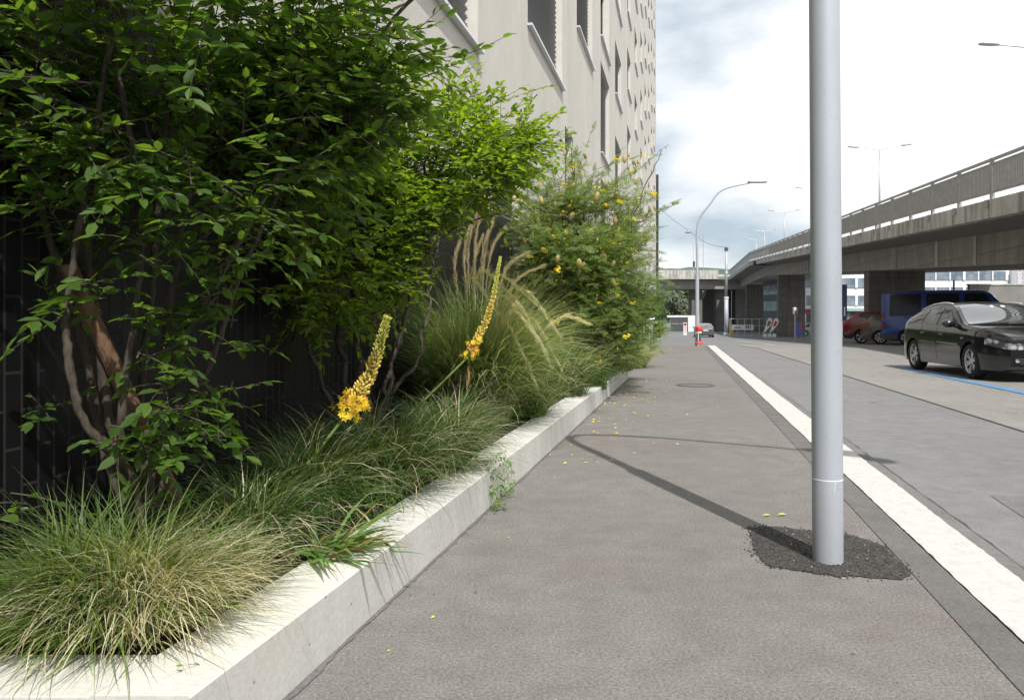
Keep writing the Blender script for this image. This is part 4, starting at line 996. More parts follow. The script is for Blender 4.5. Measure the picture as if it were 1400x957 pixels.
# span wire with hanging lamp
top = at(993, 338, 88) + Vector((0, 0, 0)); hang = at(941, 318, 84)
o = empty('hanging_lamp', hang, 0, 'flat lamp hanging from the span wire in the sky', 'lamp')
vs = MB(); vs.lathe([(.0, .22), (.06, .2), (.10, .1), (.34, .02), (.30, -.04), (0, -.05)], 14); vs.v = [(x * 1, y, z) for x, y, z in vs.v]; vs.build('lamp_head', 'steel', o)
wr = MB()
def sag(a, b_, s): return [a.lerp(b_, t / 10) - Vector((0, 0, s * math.sin(PI * t / 10))) for t in range(11)]
left = at(899, 282, 79)
wr.tube([p - hang for p in sag(left, hang + Vector((0, 0, .25)), .15)], .02, 4); wr.tube([p - hang for p in sag(hang + Vector((0, 0, .25)), top, .5)], .02, 4)
wr.build('span_wire', 'darkgrey', o)

# ------------------------------------------------------------------ viaduct
def vx(off, y): return 8.1 + off + .2092 * y
def vz(y): return 4.05 + .044 * (min(y, 92) - 18.7) if y > -30 else 1.9
VY = [-8, 4, 18.7, 30, 45, 60, 75, 92, 110, 131.5]
va = empty('viaduct', (8.1, 0, 0), 0, 'long concrete road viaduct with metal railing rising along the right side', 'viaduct')
O = Vector((8.1, 0, 0))
def extr(prof, ys, name, mat, smooth=False):
    b = MB(); vs = []; m = len(prof)
    for y in ys:
        for off, dz in prof: vs.append(Vector((vx(off, y), y, vz(y) + dz)) - O)
    fs = []
    for i in range(len(ys) - 1):
        for j in range(m): fs.append((i * m + j, (i + 1) * m + j, (i + 1) * m + (j + 1) % m, i * m + (j + 1) % m))
    fs += [tuple(reversed(range(m))), tuple(range((len(ys) - 1) * m, len(ys) * m))]
    b.add(vs, fs); return b.build(name, mat, va)
W_ = 11.0
extr([(0, 0), (0, -.48), (.25, -.50), (.28, -.02)], VY, 'edge_beam', 'fascia'); extr([(W_, 0), (W_, -.48), (W_ - .25, -.50), (W_ - .28, -.02)], VY, 'edge_beam', 'fascia')
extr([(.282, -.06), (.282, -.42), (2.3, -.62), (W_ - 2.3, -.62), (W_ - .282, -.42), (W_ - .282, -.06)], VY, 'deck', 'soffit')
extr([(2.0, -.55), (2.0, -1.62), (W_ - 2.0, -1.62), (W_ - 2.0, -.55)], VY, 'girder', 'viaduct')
# expansion joint ribs on the girder face
for y in (22.5, 27, 31, 37, 49, 62):
    b = MB(); q = []
    for dy in (0, .35):
        for z in (-.60, -1.60): q.append(Vector((vx(1.965, y + dy), y + dy, vz(y + dy) + z)) - O)
    q2 = [v + Vector((.06, 0, 0)) for v in q]
    b.add(q + q2, [(0, 1, 3, 2), (4, 6, 7, 5), (0, 4, 5, 1), (2, 3, 7, 6), (0, 2, 6, 4), (1, 5, 7, 3)]); b.build('girder_rib', 'fascia', va)
for y, w, hz in ((43, 3.0, 2.4), (82, 2.7, 2.2), (121, 2.7, 2.2)):
    b = MB(); x0 = vx(2.15, y); zt = vz(y) - 1.60
    rot = [(x0, y), (x0 + w, y - .1), (x0 + w + .25, y + 1.1), (x0 + .25, y + 1.2)]
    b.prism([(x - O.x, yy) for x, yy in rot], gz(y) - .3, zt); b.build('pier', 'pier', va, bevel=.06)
# railing: posts every 2.5 m with slatted panels
y = -6.0
while y < 128:
    y2 = y + 2.446; f = MB()
    def rp_(yy, dz, off=.12): return Vector((vx(off, yy), yy, vz(yy) + dz)) - O
    pn = MB(); pn.bar(rp_(y + .06, .2), rp_(y2 - .06, .2), .05, .05); pn.bar(rp_(y, 1.06), rp_(y2, 1.06), .075, .07); pn.bar(rp_(y + .06, .94), rp_(y2 - .06, .94), .05, .05)
    ns = 23 if y < 70 else 9
    for k in range(ns):
        yy = lerp(y + .14, y2 - .14, k / (ns - 1)); q = rp_(yy, .2); e = rp_(yy, .94)
        pn.bar(q, e, (.026 if ns == 23 else .10), .085, up=(.9, .45, 0))
    po = pn.build('railing_panel', 'railsteel', va)
    ps = MB(); ps.bar(rp_(y, -.25), rp_(y, 1.10), .07, .10, up=(1, 0, 0)); ps.box(rp_(y, -.1, -.02), (.06, .16, .2)); ps.build('post', 'railsteel', po)
    y = y2
for off in (W_ - .12,):
    b = MB()
    for i in range(len(VY) - 1):
        a = Vector((vx(off, VY[i]), VY[i], vz(VY[i]) + .55)) - O; c = Vector((vx(off, VY[i + 1]), VY[i + 1], vz(VY[i + 1]) + .55)) - O
        b.bar(a + Vector((0, 0, .5)), c + Vector((0, 0, .5)), .07, .08); b.bar(a + Vector((0, 0, -.35)), c + Vector((0, 0, -.35)), .05, .06)
    b.build('far_railing', 'railsteel', va)
# double-arm lamps on the deck
def deck_lamp(i, y, lab):
    base = Vector((vx(4.5, y), y, vz(y) - .02)); hh = 6.1
    o = empty('deck_lamp', base, 0, lab, 'street lamp', 'double-arm lamps standing on the viaduct')
    MB().tube([(0, 0, 0), (0, 0, 3), (0, 0, hh)], [.085, .07, .05], 10).build('pole', 'steel', o, smooth=True)
    for s in (-1, 1):
        d = Vector((.98, -.2, 0)) * s; a = MB(); a.tube([Vector((0, 0, hh - .05)), d * .9 + Vector((0, 0, hh + .10)), d * 1.25 + Vector((0, 0, hh + .15))], [.035, .03, .028], 8); ao = a.build('arm', 'steel', o)
        hd = MB(); c = d * 1.55 + Vector((0, 0, hh + .17)); rot = Matrix.Rotation(math.atan2(d.y, d.x), 3, 'Z')
        vs = []
        for x, hw, t in ((-.33, .06, .05), (-.1, .14, .09), (.2, .13, .08), (.34, .07, .03)):
            for yy, zz in ((-hw, 0), (hw, 0), (hw * .6, t), (-hw * .6, t)): vs.append(c + rot @ Vector((x, yy, zz + x * .12)))
        fs = [(0, 1, 2, 3), (15, 14, 13, 12)] + [(i_ * 4 + k, i_ * 4 + (k + 1) % 4, (i_ + 1) * 4 + (k + 1) % 4, (i_ + 1) * 4 + k) for i_ in range(3) for k in range(4)]
        hd.add(vs, fs); hd.build('lamp_head', 'steel', ao, smooth='fix')
for i, (y, lab) in enumerate(((28, 'double-arm viaduct lamp nearest the camera, one head showing at the top right'), (50, 'double-arm viaduct lamp right of the near lamp post, wholly in view'), (72.5, 'double-arm viaduct lamp mostly hidden behind the near lamp post'),
        (95, 'tallest double-arm viaduct lamp left of the near lamp post'), (117, 'second double-arm viaduct lamp left of the near lamp post'), (140, 'smallest and farthest double-arm viaduct lamp'))): 
    if y < 131: deck_lamp(i, y, lab)
    else:
        deck_lamp(i, 130, lab)
# sign gantry under the deck edge
gp = at(1046, 360, 84); o = empty('gantry_sign', gp, 0, 'dark sign panel projecting below the viaduct edge', 'sign')
MB().box((-.2, 0, 0), (2.1, .5, .42), bev=0).build('panel', 'dark', o, bevel=.03)
b = MB()
for k in range(4): b.bar((.9 + k * .28, .1, -.1), (1.25 + k * .28, 1.2, .35), .07); 
b.bar((.85, .1, -.1), (2.0, .1, .1), .08); b.build('bracket', 'dark', o)

# ------------------------------------------------------------------ cross bridge at the back
cb = empty('bridge', (30, 131, 0), 0, 'concrete bridge crossing behind the street lamp, joining the viaduct', 'bridge')
zt = 8.35
def bx(b, x0, x1, y0, y1, z0, z1, name, mat, bev=0):
    return MB().box(((x0 + x1) / 2 - 30, (y0 + y1) / 2 - 131, (z0 + z1) / 2), (x1 - x0, y1 - y0, z1 - z0)).build(name, mat, cb, bevel=bev)
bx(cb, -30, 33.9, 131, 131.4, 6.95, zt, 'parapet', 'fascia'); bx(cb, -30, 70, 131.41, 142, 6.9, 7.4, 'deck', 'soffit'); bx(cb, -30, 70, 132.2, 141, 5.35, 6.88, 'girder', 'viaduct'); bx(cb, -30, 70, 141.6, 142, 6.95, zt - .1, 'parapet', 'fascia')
bx(cb, -30, 33.9, 131.15, 131.25, zt + .01, zt + .1, 'rail', 'railsteel')
for px in (952, 986, 1012, 1030):
    x = (px - 700) / F * 134; bx(cb, x - .9, x + .9, 133.5, 136, gz(134) - .3, 5.34, 'pier', 'pier', .08)
# sloping abutment wing to the right of its pier
b = MB(); q = [(at(937, 440, 138).x, gz(138) - .2), (at(1000, 440, 138).x, gz(138) - .2), (at(1000, 440, 138).x, 5.3), (at(968, 440, 138).x, 5.3)]
b.add([(x - 30, 138 - 131 + dy, z) for dy in (0, 3) for x, z in q], [(0, 1, 2, 3), (7, 6, 5, 4), (0, 4, 5, 1), (1, 5, 6, 2), (2, 6, 7, 3), (3, 7, 4, 0)]); b.build('abutment', 'soffit', cb)
# things standing on the bridge
for px, py, lab in ((948.5, 358, 'traffic light standing on the cross bridge'), ):
    p = at(px, py, 134); o = empty('traffic_light', (p.x, 134, 7.4), 0, lab, 'traffic light'); MB().tube([(0, 0, 0), (0, 0, 2.2)], .06, 8).build('pole', 'steel', o); MB().box((0, -.1, 2.2), (.32, .25, .95)).build('lamp_housing', 'dark', o, bevel=.05)
p = at(961.5, 320, 136); o = empty('sign_pole', (p.x, 136, 7.4), 0, 'thin tall pole with round plate on the cross bridge', 'pole'); MB().tube([(0, 0, 0), (0, 0, p.z - 7.4)], .05, 8).build('pole', 'steel', o); MB().lathe([(0, -.03), (.22, -.03), (.22, .03), (0, .03)], 16, 'y', (0, 0, 1.3)).build('plate', 'darkgrey', o)
street_lamp('slender curved lamp on the cross bridge, behind the far street lamp', (at(948, 0, 137).x, 137, 7.4), (1.3, -.1), 5.3, 6.4, .05, 10)

# ------------------------------------------------------------------ hoarding, sign and things under the viaduct
def box_at(parent, name, mat, px0, px1, D, z0, z1, th, o, bev=0):
    x0 = (px0 - 700) / F * D; x1 = (px1 - 700) / F * D
    return MB().box(((x0 + x1) / 2 - o[0], 0, (z0 + z1) / 2 - o[2]), (x1 - x0, th, z1 - z0)).build(name, mat, parent, bevel=bev)
o_ = (at(930, 0, 125).x, 125, gz(125)); o = empty('hoarding', o_, 0, 'white site hoarding with dark double gate at the end of the street', 'hoarding')
box_at(o, 'panel', 'white', 940.5, 956, 125, gz(125), 1.0, .15, o_); box_at(o, 'lintel', 'white', 912, 940.3, 125, .72, 1.0, .15, o_); g1 = box_at(o, 'gate', 'darkgrey', 917, 928.4, 125, gz(125) + .05, .70, .1, o_); g2 = box_at(o, 'gate', 'darkgrey', 928.6, 940, 125, gz(125) + .05, .70, .1, o_)
box_at(g1, 'bar', 'yellow', 918, 928, 125, -.32, -.25, .14, o_); box_at(g2, 'bar', 'yellow', 929, 938, 125, -.32, -.25, .14, o_)
for g_ in (g1, g2): g_['label'] = 'dark sheet gate leaf with a yellow bar'
o_ = (at(936.5, 0, 62).x, 62, gz(62)); o = empty('road_sign', o_, 0, 'no-parking sign with white text plate on a thin post before the gate', 'sign')
MB().tube([(0, 0, 0), (0, 0, 1.25)], .03, 8).build('post', 'steel', o); MB().box((0, -.04, .78), (.26, .02, .98)).build('plate', 'white', o)
MB().lathe([(0, -.008), (.105, -.008), (.105, .008), (0, .008)], 20, 'y', (0, -.062, 1.13)).build('disc', simple('sign_red', (.6, .03, .05), .4), o)
MB().lathe([(0, -.004), (.07, -.004), (.07, .004), (0, .004)], 20, 'y', (0, -.074, 1.13)).build('disc', simple('sign_blue', (.04, .08, .42), .4), o)
b = MB()
for k, (w, z) in enumerate(((.15, .92), (.13, .82), (.16, .72), (.10, .60), (.14, .50))): b.box((0, -.054, z), (w, .006, .04))
b.build('lettering', simple('sign_text_red', (.5, .06, .08), .5), o)
o.scale = (1.0, 1, 1)
# railing with banner
o_ = (at(1018, 0, 84).x, 84, gz(84)); o = empty('barrier_railing', o_, 0, 'grey metal barrier with a white banner under the viaduct', 'railing')
b = MB(); xa, xb = (at(998, 0, 84).x - o_[0], at(1058, 0, 84).x - o_[0])
for z in (.15, 1.85, 1.1): b.bar((xa, 0, z), (xb, 0, z), .06)
n = 7
for k in range(n): x = lerp(xa, xb, k / (n - 1)); b.bar((x, 0, 0), (x, 0, 1.9), .06)
b.build('frame', 'steel', o)
bn = MB().box((-.05 + (at(1016, 0, 84).x - o_[0]) * 1, -.06, .95), (2.3, .02, .55)).build('banner', 'white', o)
b = MB()
for x, w, hh in ((-.7, .35, .1), (-.35, .18, .16), (.35, .12, .34), (.58, .16, .34), (.8, .08, .3)): b.box((x - .05 + (at(1016, 0, 84).x - o_[0]), -.075, .95 + (hh - .2) * .3), (w, .01, hh))
b.build('lettering', simple('banner_navy', (.05, .08, .22), .5), bn)
for (px, lean, col, lab) in ((1042, .30, simple('flag_orange', (.25, .12, .07), .5), 'white beach flag with dark and orange print, left of the pair'), (1050, .33, M['red'], 'white beach flag with a red block, right of the pair')):
    p = at(px, 0, 80); o = empty('beach_flag', (p.x, 80, gz(80)), 0, lab, 'flag', 'pair of beach flags'); ux = Vector((math.sin(lean), 0, math.cos(lean))) * .72
    MB().tube([(0, 0, 0), ux * 1.2, ux * 2.5, ux * 3.0 + Vector((.12, 0, -.02))], [.03, .02, .015, .01], 6).build('pole', 'steel', o)
    sdv = Vector((math.cos(lean), 0, -math.sin(lean))) * .72; b = MB()
    poly_ = [ux * .5, ux * 1.2, ux * 2.4, ux * 2.85 + sdv * .15, ux * 2.9 + sdv * .4, ux * 2.55 + sdv * .72, ux * 1.9 + sdv * .66, ux * 1.1 + sdv * .33]
    b.add([p_ + Vector((0, dy, 0)) for dy in (-.015, .015) for p_ in poly_], [tuple(range(8)), tuple(reversed(range(8, 16)))] + [(i, i + 8, (i + 1) % 8 + 8, (i + 1) % 8) for i in range(8)]); fo = b.build('flag_cloth', 'white', o)
    b = MB(); pr = [ux * 1.65 + sdv * .12, ux * 2.45 + sdv * .16, ux * 2.45 + sdv * .6, ux * 1.75 + sdv * .5]; b.add([q + Vector((0, -.022, 0)) for q in pr], [(0, 1, 2, 3)]); b.build('print', col, fo)
for k in range(3):
    p = at(1046 + k * 6, 0, 79); b = MB().lathe([(0, 0), (.16, 0), (.18, .04), (.18, .28), (.15, .33), (0, .34)], 14); o = b.build('flag_weight', 'white'); o.location = (p.x, 79, gz(79)); tag(o, 'white round ballast block at the foot of the beach flags', 'block', 'white ballast blocks')
# yellow post, parking meter, poster stand
o_ = at(1000.5, 0, 86); o = empty('yellow_post', (o_.x, 86, gz(86)), 0, 'short yellow post beside the pale mast', 'bollard'); MB().lathe([(.16, 0), (.16, .85), (.13, .92), (0, .95)], 14).build('body', 'yellow', o); MB().lathe([(0, .95), (.05, .95), (.05, 1.25), (0, 1.27)], 8).build('top', 'steel', o)
o_ = at(1087, 0, 45); o = empty('parking_meter', (o_.x, 45, gz(45)), 0, 'parking meter on a grey post in front of the viaduct pier', 'parking meter')
MB().tube([(0, 0, 0), (0, 0, 1.6)], .045, 10).build('post', 'steel', o); MB().box((0, 0, 1.72), (.26, .18, .42)).build('head', 'steel', o, bevel=.06); MB().lathe([(0, -.005), (.09, -.005), (.09, .005), (0, .005)], 16, 'y', (0, -.10, 1.82)).build('dial', 'white', o); MB().box((0, -.095, 1.62), (.12, .012, .06)).build('badge', 'red', o)
o_ = at(1092.5, 0, 74); o = empty('poster_stand', (o_.x, 74, gz(74)), 0, 'small blue and red poster stand beside the pale parked car', 'poster stand'); MB().box((0, 0, .85), (.55, .06, 1.2)).build('board', simple('poster_blue', (.08, .14, .5), .5), o, bevel=.01); b = MB().box((.1, -.035, 1.05), (.25, .01, .5)).build('print', 'red', o); MB().bar((-.22, 0, 0), (-.22, 0, .3), .04).bar((.22, 0, 0), (.22, 0, .3), .04).build('foot', 'steel', o)

# ------------------------------------------------------------------ bicycle and post at the gap
def bicycle(label, loc, rz, lean):
    o = empty('bicycle', loc, 0, label, 'bicycle'); o.rotation_euler = (lean, 0, rz); r = .33
    for x in (-.52, .52):
        t = MB(); prof = [(r + .015 * math.cos(a), .015 * math.sin(a)) for a in [k * PI / 4 for k in range(9)]]; t.lathe(prof, 28, 'y', (x, 0, r)); wo = t.build('wheel', 'rubber', o, smooth=True)
        s = MB()
        for k in range(14): a = k * PI / 7; s.bar((x, .02 * (-1) ** k, r), (x + math.cos(a) * r, 0, r + math.sin(a) * r), .003)
        s.lathe([(r - .02, -.01), (r - .02, .01)], 24, 'y', (x, 0, r)); s.build('rim', 'alloy', wo)
    f = MB(); bbk = (-.08, 0, .28); st = (-.22, 0, .80); hd1 = (.34, 0, .78); hd0 = (.37, 0, .66)
    for a, c, rr in ((bbk, st, .016), (st, hd1, .016), (bbk, hd0, .018), (hd0, hd1, .02), (bbk, (-.52, .05, r), .01), (bbk, (-.52, -.05, r), .01), (st, (-.52, .05, r), .008), (st, (-.52, -.05, r), .008)): f.tube([a, c], rr, 8)
    f.build('frame', 'white', o); fk = MB(); 
    for s in (-1, 1): fk.tube([hd0, (.42, s * .05, .55), (.52, s * .05, r)], .011, 6)
    fk.build('fork', 'white', o); hb = MB(); hb.tube([hd1, (.33, 0, .98)], .014, 8); hb.tube([(.24, -.32, 1.0), (.30, -.2, 1.0), (.33, 0, .98), (.30, .2, 1.0), (.24, .32, 1.0)], .013, 8); hb.build('handlebar', 'alloy', o)
    sd = MB(); sd.tube([st, (-.25, 0, .92)], .012, 8); sd.ball((-.25, 0, .95), (.14, .075, .035), 10, 6); sd.build('saddle', 'dark', o); c = MB(); c.lathe([(.09, -.03), (.09, -.025), (0, -.025)], 16, 'y', (-.08, 0, .28)); c.bar((-.08, -.06, .28), (.02, -.06, .14), .018); c.bar((-.08, .06, .28), (-.18, .06, .42), .018); c.build('crank', 'dark', o)
    return o
bicycle('white bicycle parked in the gap between the planters, half hidden by grass', (4.22, 24.6, 0), math.radians(-118), .06)
o_ = at(891, 0, 25.2); o = empty('steel_post', (o_.x, 25.2, 0), 0, 'grey square post with a slanted top plate beside the white bicycle', 'post'); MB().box((0, 0, .44), (.075, .06, .9)).build('shaft', 'lampsteel', o, bevel=.008)
MB().box((-.02, 0, .93), (.42, .1, .05), Matrix.Rotation(math.radians(16), 3, 'Y')).build('top_plate', 'alloy', o, bevel=.015)

# ------------------------------------------------------------------ vehicles
def smooth(tab, x):
    xs = [p[0] for p in tab]; ys = [p[1] for p in tab]
    if x <= xs[0]: return ys[0]
    if x >= xs[-1]: return ys[-1]
    i = max(j for j in range(len(xs) - 1) if xs[j] <= x); t = (x - xs[i]) / (xs[i + 1] - xs[i])
    def sl(j):
        if j == 0 or j == len(xs) - 1: return 0 if j == 0 and False else (ys[min(j + 1, len(ys) - 1)] - ys[max(j - 1, 0)]) / (xs[min(j + 1, len(xs) - 1)] - xs[max(j - 1, 0)])
        a = (ys[j] - ys[j - 1]) / (xs[j] - xs[j - 1]); b_ = (ys[j + 1] - ys[j]) / (xs[j + 1] - xs[j])
        return 0 if a * b_ <= 0 else 2 * a * b_ / (a + b_)
    hh = xs[i + 1] - xs[i]; m0 = sl(i) * hh; m1 = sl(i + 1) * hh; t2 = t * t; t3 = t2 * t
    return (2 * t3 - 3 * t2 + 1) * ys[i] + (t3 - 2 * t2 + t) * m0 + (-2 * t3 + 3 * t2) * ys[i + 1] + (t3 - t2) * m1
def vehicle(name, label, cat, loc, heading, c, paint_, lower=None, spokes=5, rails=False, seams=(), group=None, wide=.46, extras=None):
    """x forward, y left, z up. c: L, W, top line zt, belt line zb, wheel positions, radius, window quads"""
    o = empty(name, loc, heading, label, cat, group)
    L, W = c['L'], c['W']; hw0 = W / 2; xr, xf = -L / 2, L / 2; zu = c.get('zu', .20); r = c['r']; wx_ = c['wheels']; ar = r * 1.13
    zt = lambda x: smooth(c['zt'], x); zb = lambda x: smooth(c['zb'], x); Hmax = max(p[1] for p in c['zt'])
    def hw(x):
        e = c.get('round', .62); d = min(1, (xf - x) / e + .0); d2 = min(1, (x - xr) / (e * .62)); q = 1
        if d < 1: q *= lerp(c.get('nose', .72), 1, 1 - (1 - d) ** 2.2)
        if d2 < 1: q *= lerp(c.get('tail', .84), 1, 1 - (1 - d2) ** 2.2)
        return hw0 * q
    def fz(z, x):
        b_ = zb(x); return interp([(zu, .955), (zu + .12, .985), (.45 * (b_ + zu), 1.0), (b_ - .10, .985), (b_, .955)], z)
    def g(x): return max(0, min(1, (zt(x) - zb(x)) / (Hmax - zb(x) + 1e-6)))
    tum = c.get('tumble', .20)
    def hc(x): return hw(x) * (.93 - tum * g(x))
    def zc(x): return zb(x) + (zt(x) - zb(x)) * (.86 + .04 * g(x))
    def yside(x, z):
        if z <= zb(x): return hw(x) * fz(z, x)
        t = (z - zb(x)) / max(1e-5, zc(x) - zb(x)); a = hw(x) * .955; return lerp(a, hc(x), min(1, t)) + .025 * math.sin(PI * min(1, t)) * g(x)
    def ztop(x, y):
        t = min(1, abs(y) / hc(x)); return zt(x) - (zt(x) - zc(x)) * t ** 3.2
    def zlow(x):
        z = zu + max(0, .10 - (xf - x)) * .8 + max(0, .1 - (x - xr)) * 1.0
        for w_ in wx_:
            if abs(x - w_) < ar: z = max(z, r + math.sqrt(max(0, ar * ar - (x - w_) ** 2)))
        return min(z, zb(x) - .05)
    xs = set(np.linspace(xr, xf, 64).tolist()) | {p[0] for p in c['zt'] if xr <= p[0] <= xf}
    for w_ in wx_: xs |= {w_ + ar * math.sin(a) for a in np.linspace(-PI / 2, PI / 2, 17)} | {w_ - ar - .002, w_ + ar + .002}
    xs |= {xf - .015, xf - .05, xr + .015, xr + .05}
    xs = sorted(xs); V = []; Fc = []; fr = (0, .08, .2, .35, .5, .65, .8, .92, 1); ur = (.2, .4, .6, .8, 1); tr = (.9, .75, .5, .25, 0)
    rows = None
    for x in xs:
        z0 = zlow(x); zz = zb(x); pts = [(0, max(z0, zu)), (.55 * hw(x), max(z0, zu))]
        for f_ in fr: z = lerp(z0, zz, f_); pts.append((yside(x, z), z))
        for f_ in ur: z = lerp(zz, zc(x), f_); pts.append((yside(x, z), z))
        for f_ in tr: y = hc(x) * f_; pts.append((y, ztop(x, y)))
        ring = [(x, y, z) for y, z in pts] + [(x, -y, z) for y, z in reversed(pts[1:-1])]
        rows = len(ring); V += ring
    for i in range(len(xs) - 1):
        for k in range(rows): Fc.append((i * rows + k, (i + 1) * rows + k, (i + 1) * rows + (k + 1) % rows, i * rows + (k + 1) % rows))
    half = rows // 2
    for e, rev in ((0, 0), ((len(xs) - 1) * rows, 1)):
        # cap split in strips so that it shades flat
        for k in range(half):
            a, b_ = k, k + 1; c2, d2 = (rows - k) % rows, (rows - k - 1) % rows
            f_ = [a, b_, d2, c2] if rev else [c2, d2, b_, a]; f_ = list(dict.fromkeys(f_))
            if len(f_) > 2: Fc.append(tuple(q + e for q in f_))
    body = MB().add(V, Fc).build('body', paint_, o, smooth='fix')
    me = body.data
    bm = bmesh.new(); bm.from_mesh(me)
    for e in bm.edges:
        if len(e.link_faces) == 2 and e.calc_face_angle(0) > .62: e.smooth = False
    bm.to_mesh(me); bm.free()
    MB().box((0, 0, (zu + zb(0)) / 2 + .02), (L * .86, W * .70, zb(0) - zu - .16)).build('underbody', 'dark', o)
    if lower is not None:
        b = MB()
        for s in (-1, 1):
            xs2 = [x for x in xs if zlow(x) < zu + .14]; vs = []; fs = []
            for x in xs2:
                for z in (zlow(x) - .004, zu + .20): vs.append((x, s * (yside(x, max(z, zu)) + .006), max(z, zlow(x) - .004)))
            for i in range(len(xs2) - 1):
                if xs2[i + 1] - xs2[i] < .25: fs.append((2 * i, 2 * i + 2, 2 * i + 3, 2 * i + 1))
            b.add(vs, fs)
        b.build('sill_trim', lower, o)
    # side windows
    for s in (-1, 1):
        for xa, xat, xb, xbt in c['windows']:
            b = MB(); vs = []; n = 10; m = 6
            for i in range(n + 1):
                for j in range(m + 1):
                    t = j / m; x = lerp(lerp(xa, xat, t), lerp(xb, xbt, t), i / n); z = lerp(zb(x) + .035, zc(x) - .05, t); vs.append((x, s * (yside(x, z) + .006), z))
            b.add(vs, [(i * (m + 1) + j, (i + 1) * (m + 1) + j, (i + 1) * (m + 1) + j + 1, i * (m + 1) + j + 1) for i in range(n) for j in range(m)]); b.build('side_window', c.get('glass', 'glass'), o, smooth=True)
    for nm, mat, xa, xb in (('windscreen', 'screen', *c['screen']), ('rear_window', 'glass', *c['rear'])):
        b = MB(); vs = []; n = 12; m = 10
        for i in range(n + 1):
            x = lerp(xa, xb, i / n)
            for j in range(m + 1):
                y = lerp(-1, 1, j / m) * hc(x) * .93
                dx = .004 if nm == 'windscreen' else -.004
                vs.append((x + dx, y, ztop(x, y) + .008))
        b.add(vs, [(i * (m + 1) + j, (i + 1) * (m + 1) + j, (i + 1) * (m + 1) + j + 1, i * (m + 1) + j + 1) for i in range(n) for j in range(m)]); b.build(nm, mat, o, smooth=True)
    # lamps wrapped round the corners
    def wrap(nm, mat, x0, x1, za, zb_, s, end=None, ycut=.5):
        b = MB(); n = 8; vs = []
        for i in range(n + 1):
            x = lerp(x0, x1, i / n)
            for z in (za(x), zb_(x)): vs.append((x, s * (yside(x, z) + .009), z))
        fs = [(2 * i, 2 * i + 2, 2 * i + 3, 2 * i + 1) for i in range(n)]
        if end is not None:
            xe = end; k = len(vs); sg = .009 if xe > 0 else -.009
            for z in (za(xe), zb_(xe)):
                y = yside(xe, z); vs += [(xe + sg, s * (y + .004), z), (xe + sg, s * y * ycut, z - (0 if z == za(xe) else .01))]
            fs += [(k, k + 1, k + 3, k + 2), (2 * n, k, k + 2, 2 * n + 1)]
        b.add(vs, fs); return b.build(nm, mat, o)
    for s in (-1, 1):
        hl = c['headlight']; wrap('headlight', 'lens', xf - hl[0], xf - .0, lambda x: zb(xf) - hl[1] + (xf - x) * .20, lambda x: min(zb(x) - .015, zb(xf) - hl[2] + (xf - x) * .24), s, xf, .60)
        tl = c['taillight']; wrap('tail_light', 'redlens', xr + tl[0], xr, lambda x: tl[1], lambda x: tl[2], s, xr, tl[3])
    # front end: grille, intake, plate
    zf = zb(xf); yf = hw(xf)
    gr = MB(); gr.box((xf + .006, 0, zf - .14), (.03, yf * .62, .15)); go = gr.build('grille', 'dark', o, bevel=.01)
    b = MB()
    for k in range(4): b.box((xf + .024, 0, zf - .19 + k * .035), (.012, yf * .58, .010))
    b.build('bar', 'chrome', go)
    ib = MB(); ib.box((xf + .002, 0, zu + .17), (.03, yf * 1.5, .11)); io = ib.build('intake', 'dark', o, bevel=.01)
    for s in (-1, 1): MB().lathe([(0, .0), (.034, .0), (.040, .006), (.034, .012)], 14, 'y', (0, 0, 0)).build('fog_light', 'lens', o).matrix_local = Matrix.Translation((xf + .012, s * yf * .80, zu + .19)) @ Matrix.Rotation(PI / 2, 4, 'Z')
    MB().box((xf + .022, 0, zu + .31), (.012, .5, .11)).build('number_plate', 'white', o); MB().box((xr - .012, 0, c.get('plate', .8)), (.012, .5, .11)).build('number_plate', 'white', o)
    for s in (-1, 1):
        for x0, x1 in seams:
            b = MB(); vs = []; n = 10
            for i in range(n + 1):
                t = i / n; x = lerp(x0, x1, t); z = lerp(max(zu + .10, zlow(x) + .01), zb(x) - .0, t)
                for d in (-.005, .005): vs.append((x + d, s * (yside(x, z) + .004), z))
            b.add(vs, [(2 * i, 2 * i + 1, 2 * i + 3, 2 * i + 2) for i in range(n)]); b.build('door_seam', 'dark', o)
    for s in (-1, 1):
        for x, z in c.get('handles', ()):
            MB().box((x, s * (yside(x, z) + .018), z), (.19, .03, .03)).build('door_handle', paint_, o, bevel=.008)
        x, z = c['mirror']; m_ = MB(); m_.ball((x, s * (yside(x, z) + .13), z + .03), (.075, .13, .075), 14, 8); m_.bar((x, s * (yside(x, z) - .02), z - .03), (x, s * (yside(x, z) + .09), z), .05); m_.build('mirror', paint_, o, smooth=True)
        if rails:
            xa, xb = rails; pts = [(lerp(xa, xb, t), s * (hc(lerp(xa, xb, t)) * .97), ztop(lerp(xa, xb, t), hc(lerp(xa, xb, t)) * .97) + .025) for t in np.linspace(0, 1, 14)]
            MB().tube(pts, .017, 8).build('roof_rail', 'silver', o, smooth=True)
        for k, w_ in enumerate(wx_):
            tw_ = .205; yc = s * (hw0 - .02 - tw_ / 2); ty = MB()
            prof = [(r * .70, -tw_ / 2), (r * .93, -tw_ / 2), (r * .99, -tw_ / 2 + .025), (r, -tw_ / 4), (r, tw_ / 4), (r * .99, tw_ / 2 - .025), (r * .93, tw_ / 2), (r * .70, tw_ / 2)]
            ty.lathe(prof, 36, 'y', (w_, yc, r)); wo = empty('wheel', (0, 0, 0)); wo.parent = o; ty.build('tyre', 'rubber', wo, smooth=True)
            rm = MB(); ys_ = yc + s * (tw_ / 2 - .012)
            def Pn(a, rad, d=0): return (w_ + math.cos(a) * rad, ys_ - s * d, r + math.sin(a) * rad)
